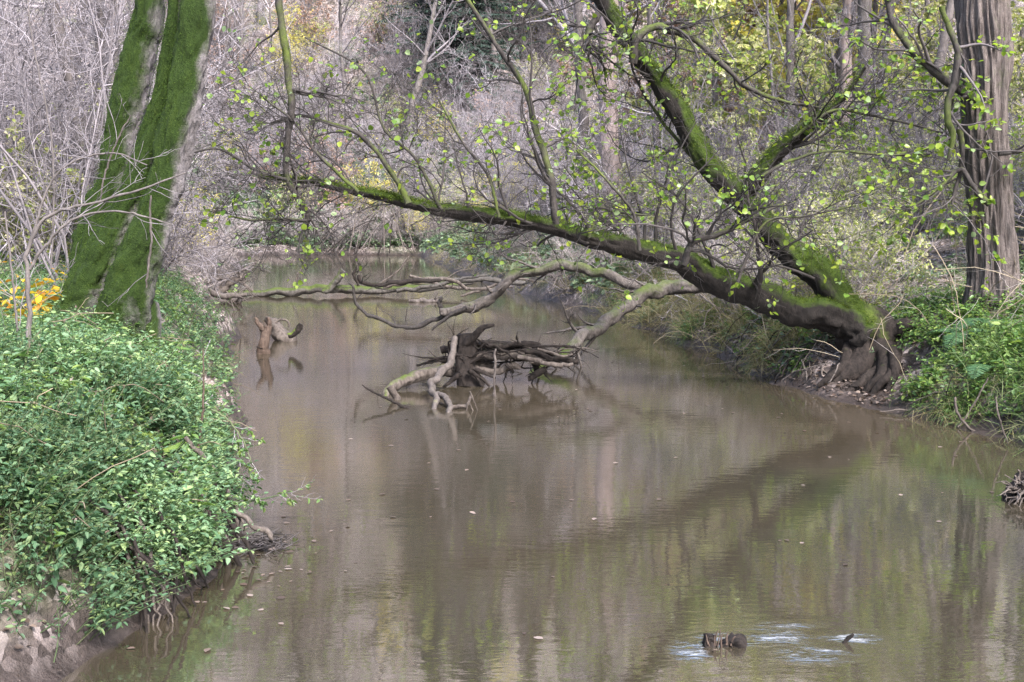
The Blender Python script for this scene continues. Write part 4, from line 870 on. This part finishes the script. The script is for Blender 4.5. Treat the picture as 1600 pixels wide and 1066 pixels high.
def bare_tree(name, h, r, lean, m, m1=14, leaf=None, nl=0, ls=(.09, .17), tw='twig_grey', fork=.35):
    t = empty(name)
    K = 9; pts = np.zeros((K, 4)); s = np.linspace(0, 1, K)
    pts[:, 0] = lean * h * s ** 1.3 + rng.normal(size=K) * .012 * h * s; pts[:, 1] = rng.normal(size=K) * .012 * h * s; pts[:, 2] = -.3 + h * s; pts[:, 3] = r * (1 - s * .85) * (1 + .4 * np.exp(-s * 14))
    mb = MB(); trunk(mb, pts, 50, 14, lump=.12, fine=.06, seed=int(rng.integers(99)), furrow=.06, cover=lambda V, N: .2 + .25 * fbm(V * .8, 2, 2) + .2 * (V[:, 2] < 1)); mb.build('trunk', M[m], t)
    q = spline(pts, 20)
    P1, R1 = grow(q[:, :3], q[:, 3], m1, (.16, .42), .75, 9, .12, .1, .5, fork, 1, .012)
    P2, R2 = grow(P1, R1, 7, (.3, .6), .7, 7, .05, .14, .55, .2, 1, .008)
    P3, R3 = grow(P2, R2, 5, (.3, .6), .7, 5, .02, .18, .6, .2, 1, .006); P4, R4 = grow(P3, R3, 3, (.35, .7), .7, 4, 0, .2, .7, .2, 1, .005)
    MB().add(*tubes(P1, R1, 6)).add(*tubes(P2, R2, 4)).add(*tubes(P3, R3, 3)).add(*tubes(P4, R4, 3)).build('crown', M[tw], t)
    if nl:
        pb, tt = on_tubes(P4, nl, .1); sz = rng.uniform(*ls, nl)
        MB().add(*leafmesh(pb, norm(tt * .4 + rand_dir(nl, -.3, .6)), norm(rng.normal(size=(nl, 3)) * .6 + [0, 0, .8]), sz, sz * .8, .1, .2)).build('foliage', M[leaf], t)
    return t
def spruce(name, h):
    t = empty(name); mb = MB(); trunk(mb, np.array([[0, 0, -.3, .22], [0, 0, h * .4, .15], [0, 0, h * .8, .07], [0, 0, h, .02]]), 30, 10, seed=3); mb.build('trunk', M['far_bark'], t)
    nb = 330; f = np.sort(rng.random(nb)) ** .9 * .97 + .03; a = rng.uniform(0, 2 * pi, nb); L = (1 - f) * h * .24 + .35
    d = np.stack([np.cos(a), np.sin(a), .25 - .5 * (1 - f)], -1); P, R = pole(np.stack([a * 0, a * 0, f * h], -1), d, L, np.full(nb, .03), 7, .05, -.03)
    mb = MB().add(*tubes(P, R, 4), 1)
    n = 34000; pb, tt = on_tubes(P, n, .08); sd = norm(np.cross(tt, [0, 0, 1.]) * rng.choice([-1, 1], n)[:, None] + tt * .7 + rng.normal(size=(n, 3)) * .25 + [0, 0, -.45]); s = rng.uniform(.12, .36, n)
    mb.add(*leafmesh(pb, sd, norm(rng.normal(size=(n, 3)) * .4 + [0, 0, 1]), s, s * .22, .05, .3), 0); mb.build('crown', [M['needle'], M['far_bark']], t); return t
def bush(name, w_, h, leaf, nl, ls):
    t = empty(name); a = rng.uniform(0, 2 * pi, 26); P, R = pole(np.zeros((26, 3)), np.stack([np.cos(a), np.sin(a), rng.uniform(.3, 1.6, 26)], -1), rng.uniform(.5, 1.1, 26) * (w_ + h) * .5, np.full(26, .012), 8, .12, -.06)
    P1, R1 = grow(P, R, 6, (.25, .5), .7, 5, 0, .15, .6, .2, 1, .004); MB().add(*tubes(P, R, 4)).add(*tubes(P1, R1, 3)).build('crown', M['twig_grey'], t)
    pb, tt = on_tubes(np.concatenate([P1]), nl, 0); s = rng.uniform(*ls, nl); MB().add(*leafmesh(pb, norm(tt * .3 + rand_dir(nl, 0, .7)), norm(rng.normal(size=(nl, 3)) * .5 + [0, 0, 1]), s, s * .6, .1, .2)).build('foliage', M[leaf], t); return t

PROTO = {
    'thicketA': shrub('bare_shrub', 9, 4.6, .35, 'twig_grey', 8, 6, 4),
    'thicketB': shrub('bare_shrub', 12, 3.4, .75, 'twig_grey', 8, 6, 4),
    'thicketC': shrub('bare_shrub', 7, 6.5, .22, 'twig_grey', 10, 6, 4),
    'brush': shrub('bare_shrub', 14, 2.0, 1.1, 'twig_pale', 8, 5, 3),
    'paleshrub': shrub('leafy_shrub', 10, 3.0, .6, 'twig_pale', 7, 5, 3, 'pale_leaf', 2600, (.05, .10)),
    'yellowshrub': shrub('yellow_shrub', 9, 4.2, .5, 'twig_grey', 7, 6, 3, 'yellow_leaf', 3200, (.07, .13)),
    'coppershrub': shrub('copper_shrub', 9, 4.2, .5, 'twig_grey', 7, 6, 3, 'copper_leaf', 3800, (.07, .12)),
    'bush': bush('bramble_bush', 1.6, 1.0, 'ivy', 1600, (.07, .13)),
    'treeA': bare_tree('bare_tree', 17, .24, .05, 'far_bark', 20),
    'treeB': bare_tree('bare_tree', 14, .17, .12, 'far_bark', 18),
    'treeC': bare_tree('bare_tree', 20, .33, -.03, 'far_pink_bark', 18, fork=.3),
    'pole': bare_tree('young_tree', 9, .06, .10, 'far_bark', 16, fork=.15),
    'maple': bare_tree('maple_tree', 11, .14, .05, 'far_bark', 16, 'yellow_leaf', 6500, (.10, .2), fork=.15),
    'beech': bare_tree('beech_tree', 12, .16, .04, 'far_bark', 16, 'copper_leaf', 8000, (.08, .15), fork=.12),
    'ash': bare_tree('leafy_tree', 13, .13, .06, 'far_bark', 18, 'pale_leaf', 9000, (.09, .18), fork=.12),
    'spruce': spruce('spruce_tree', 20),
}
first = {k: True for k in PROTO}
CAT = {'thicketA': 'shrub', 'thicketB': 'shrub', 'thicketC': 'shrub', 'brush': 'shrub', 'paleshrub': 'shrub', 'yellowshrub': 'shrub', 'coppershrub': 'shrub', 'bush': 'bush'}
def place(k, x, y, sc=1., label=None, group=None, rz=None, sink=.05, tilt=0.):
    o = PROTO[k] if first[k] else copy_tree(PROTO[k]); first[k] = False
    o.location = (x, y, Hs(x, y) - sink); o.rotation_euler = (rng.normal() * tilt, rng.normal() * tilt, rng.uniform(0, 2 * pi) if rz is None else rz); s = sc * rng.uniform(.85, 1.15); o.scale = (s, s, s * rng.uniform(.92, 1.1))
    for p_ in ('label', 'group'):
        if p_ in o: del o[p_]
    return tag(o, label, CAT.get(k, 'tree'), group)
def zone(kinds, n, pxr, yr, label, group, sc=1., dmin=.6, ypow=1., tilt=.08):
    c = 0; tries = 0
    while c < n and tries < 4000:
        tries += 1; y = yr[0] + (yr[1] - yr[0]) * rng.random() ** ypow; x = wx(rng.uniform(*pxr), y)
        if dist_bank(np.array([x]), np.array([y]))[0] < dmin: continue
        place(kinds[c % len(kinds)], x, y, sc, label, group, tilt=tilt); c += 1

reseed(42)
# thicket behind the mossy tree
zone(['thicketA', 'thicketC', 'thicketB'], 34, (-160, 330), (17, 46), 'leafless grey shrub in the thicket behind the mossy tree', 'bare shrubs behind the mossy tree', 1.0, .9)
zone(['pole', 'treeB', 'pole'], 20, (-180, 400), (19, 50), 'slender bare tree rising from the thicket behind the mossy tree', 'slender trees behind the mossy tree', .95, 1.5)
zone(['brush'], 16, (180, 420), (26, 62), 'low pale leafless shrub trailing over the water beyond the mossy tree', 'pale low shrubs on the bank beyond the mossy tree', .9, .15)
zone(['yellowshrub'], 3, (260, 360), (33, 44), 'thin yellow-leaved shrub between the mossy tree and the stream bend', 'yellow shrubs past the mossy tree', .55, .8)
zone(['paleshrub'], 4, (20, 200), (20, 30), 'shrub with sparse pale green leaves in the thicket behind the mossy tree', 'pale green shrubs behind the mossy tree', 1., 1.2)
# slope beyond the bend
zone(['thicketB', 'thicketA', 'brush', 'thicketC'], 70, (330, 920), (74, 100), 'leafless grey shrub on the slope facing the stream bend', 'bare shrubs on the slope beyond the bend', 1.25, .6)
zone(['treeA', 'treeB', 'pole'], 44, (200, 1000), (84, 135), 'tall bare tree on the slope beyond the stream bend', 'bare trees on the slope beyond the bend', 1.1, 1.2)
zone(['spruce'], 11, (560, 880), (90, 108), 'dark spruce among the bare trees on the slope beyond the bend', 'spruces on the slope beyond the bend', 1.05)
zone(['bush'], 26, (360, 580), (72.5, 86), 'low green bramble bush on the slope above the far water edge', 'bramble bushes above the far water edge', 1.7, .8)
zone(['bush'], 10, (640, 900), (46, 80), 'low green bramble bush on the bank behind the mossy limb of the alder', 'bramble bushes behind the alder', 1.0, .8)
zone(['yellowshrub'], 5, (610, 800), (62, 78), 'yellow-leaved shrub by the stream bend under the slope', 'yellow shrubs at the stream bend', .55, .6)
# bank behind the leaning alder
zone(['brush'], 46, (640, 1260), (20, 60), 'low pale leafless shrub on the bank behind the leaning alder', 'pale low shrubs behind the alder', .85, .3, 1.3)
zone(['thicketB', 'thicketA', 'thicketC'], 40, (760, 1500), (26, 62), 'leafless grey shrub in the wood behind the leaning alder', 'bare shrubs behind the alder', .95, 1.8)
zone(['paleshrub'], 24, (880, 1620), (21, 48), 'shrub with pale yellow-green leaves behind the leaning alder', 'pale yellow-green shrubs behind the alder', 1.0, 2.5)
zone(['maple'], 11, (1120, 1420), (38, 66), 'young maple with yellow autumn leaves in the wood behind the alder', 'yellow maples behind the alder', 1., 3)
zone(['beech', 'coppershrub'], 10, (1000, 1420), (40, 72), 'tree with dry copper-pink leaves in the wood behind the alder', 'copper-leaved trees behind the alder', 1., 3)
zone(['treeB', 'pole', 'treeA'], 24, (860, 1650), (32, 80), 'slender bare tree in the wood behind the leaning alder', 'bare trees behind the alder', 1., 3)
zone(['thicketB', 'paleshrub'], 8, (1560, 1700), (19, 34), 'shrub behind the furrowed tree', 'shrubs behind the furrowed tree', .9, 2.)
zone(['spruce'], 4, (1120, 1420), (80, 100), 'dark spruce in the wood behind the yellow maples', 'spruces behind the maples', 1.)
place('treeC', wx(958, 38), 38, 1.0, 'stout pinkish-barked tree standing straight behind the upper trunk of the alder', None, 0., tilt=0)
place('treeC', wx(1316, 36), 36, .8, 'grey-barked bare tree in front of the yellow maples', None, 1., tilt=0)
zone(['ash'], 14, (880, 1750), (30, 66), 'tree thinly hung with yellow-green leaves in the wood behind the alder', 'yellow-green trees behind the alder', 1., 3)
zone(['ash', 'treeA'], 12, (1700, 2500), (16, 45), 'tree with yellow-green leaves or bare crown on the bank beyond the furrowed tree', 'trees on the bank beyond the furrowed tree', 1., 2.5)
zone(['brush', 'paleshrub'], 16, (980, 1340), (18.5, 24), 'low pale shrub on the bank directly behind the low limb of the alder', 'low shrubs right behind the low limb', .6, .5)
zone(['paleshrub', 'thicketA', 'coppershrub', 'bush', 'thicketB'], 80, (120, 1250), (92, 140), 'shrub high on the wooded slope beyond the stream bend', 'shrubs high on the slope beyond the bend', 1.5, 1)
zone(['maple', 'beech', 'treeB', 'ash'], 22, (250, 1500), (88, 140), 'autumn tree high on the slope beyond the stream bend', 'autumn trees high on the slope', 1., 1)
zone(['brush', 'bush', 'brush'], 40, (350, 700), (71.2, 74), 'low shrub trailing over the far water edge at the stream bend', 'low shrubs at the far water edge', 1.0, .05)
zone(['yellowshrub', 'paleshrub', 'bush', 'coppershrub', 'paleshrub'], 45, (340, 940), (73, 100), 'leafy autumn shrub among the bare ones on the slope facing the bend', 'leafy shrubs on the slope beyond the bend', 1.1, 1)
# brush heap fallen down the slope
for k in range(34):
    y = rng.uniform(70.5, 74); x0 = wx(rng.uniform(560, 640), y); z0 = Hs(x0, y) + rng.uniform(1.6, 4.2); x1 = wx(rng.uniform(470, 650), y - 1)
    p_ = np.array([[x0, y + 1.5, z0, .02], [(x0 + x1) / 2, y, z0 * .6 + .35, .032], [x1, y - 1.2, .15, .04]]); q = spline(p_, 12)
    tag(MB().add(*tubes(q[:, :3], q[:, 3], 6)).build('fallen_branch', M[['drift_wood', 'pale_bark', 'dark_wood'][k % 3]]), 'fallen bare branch in the heap slid down to the far water edge', 'branch', 'heap of fallen branches at the far water edge')
# one-off: leave nothing unplaced
for k, fl_ in first.items():
    if fl_:
        for c in list(PROTO[k].children): bpy.data.objects.remove(c)
        bpy.data.objects.remove(PROTO[k])
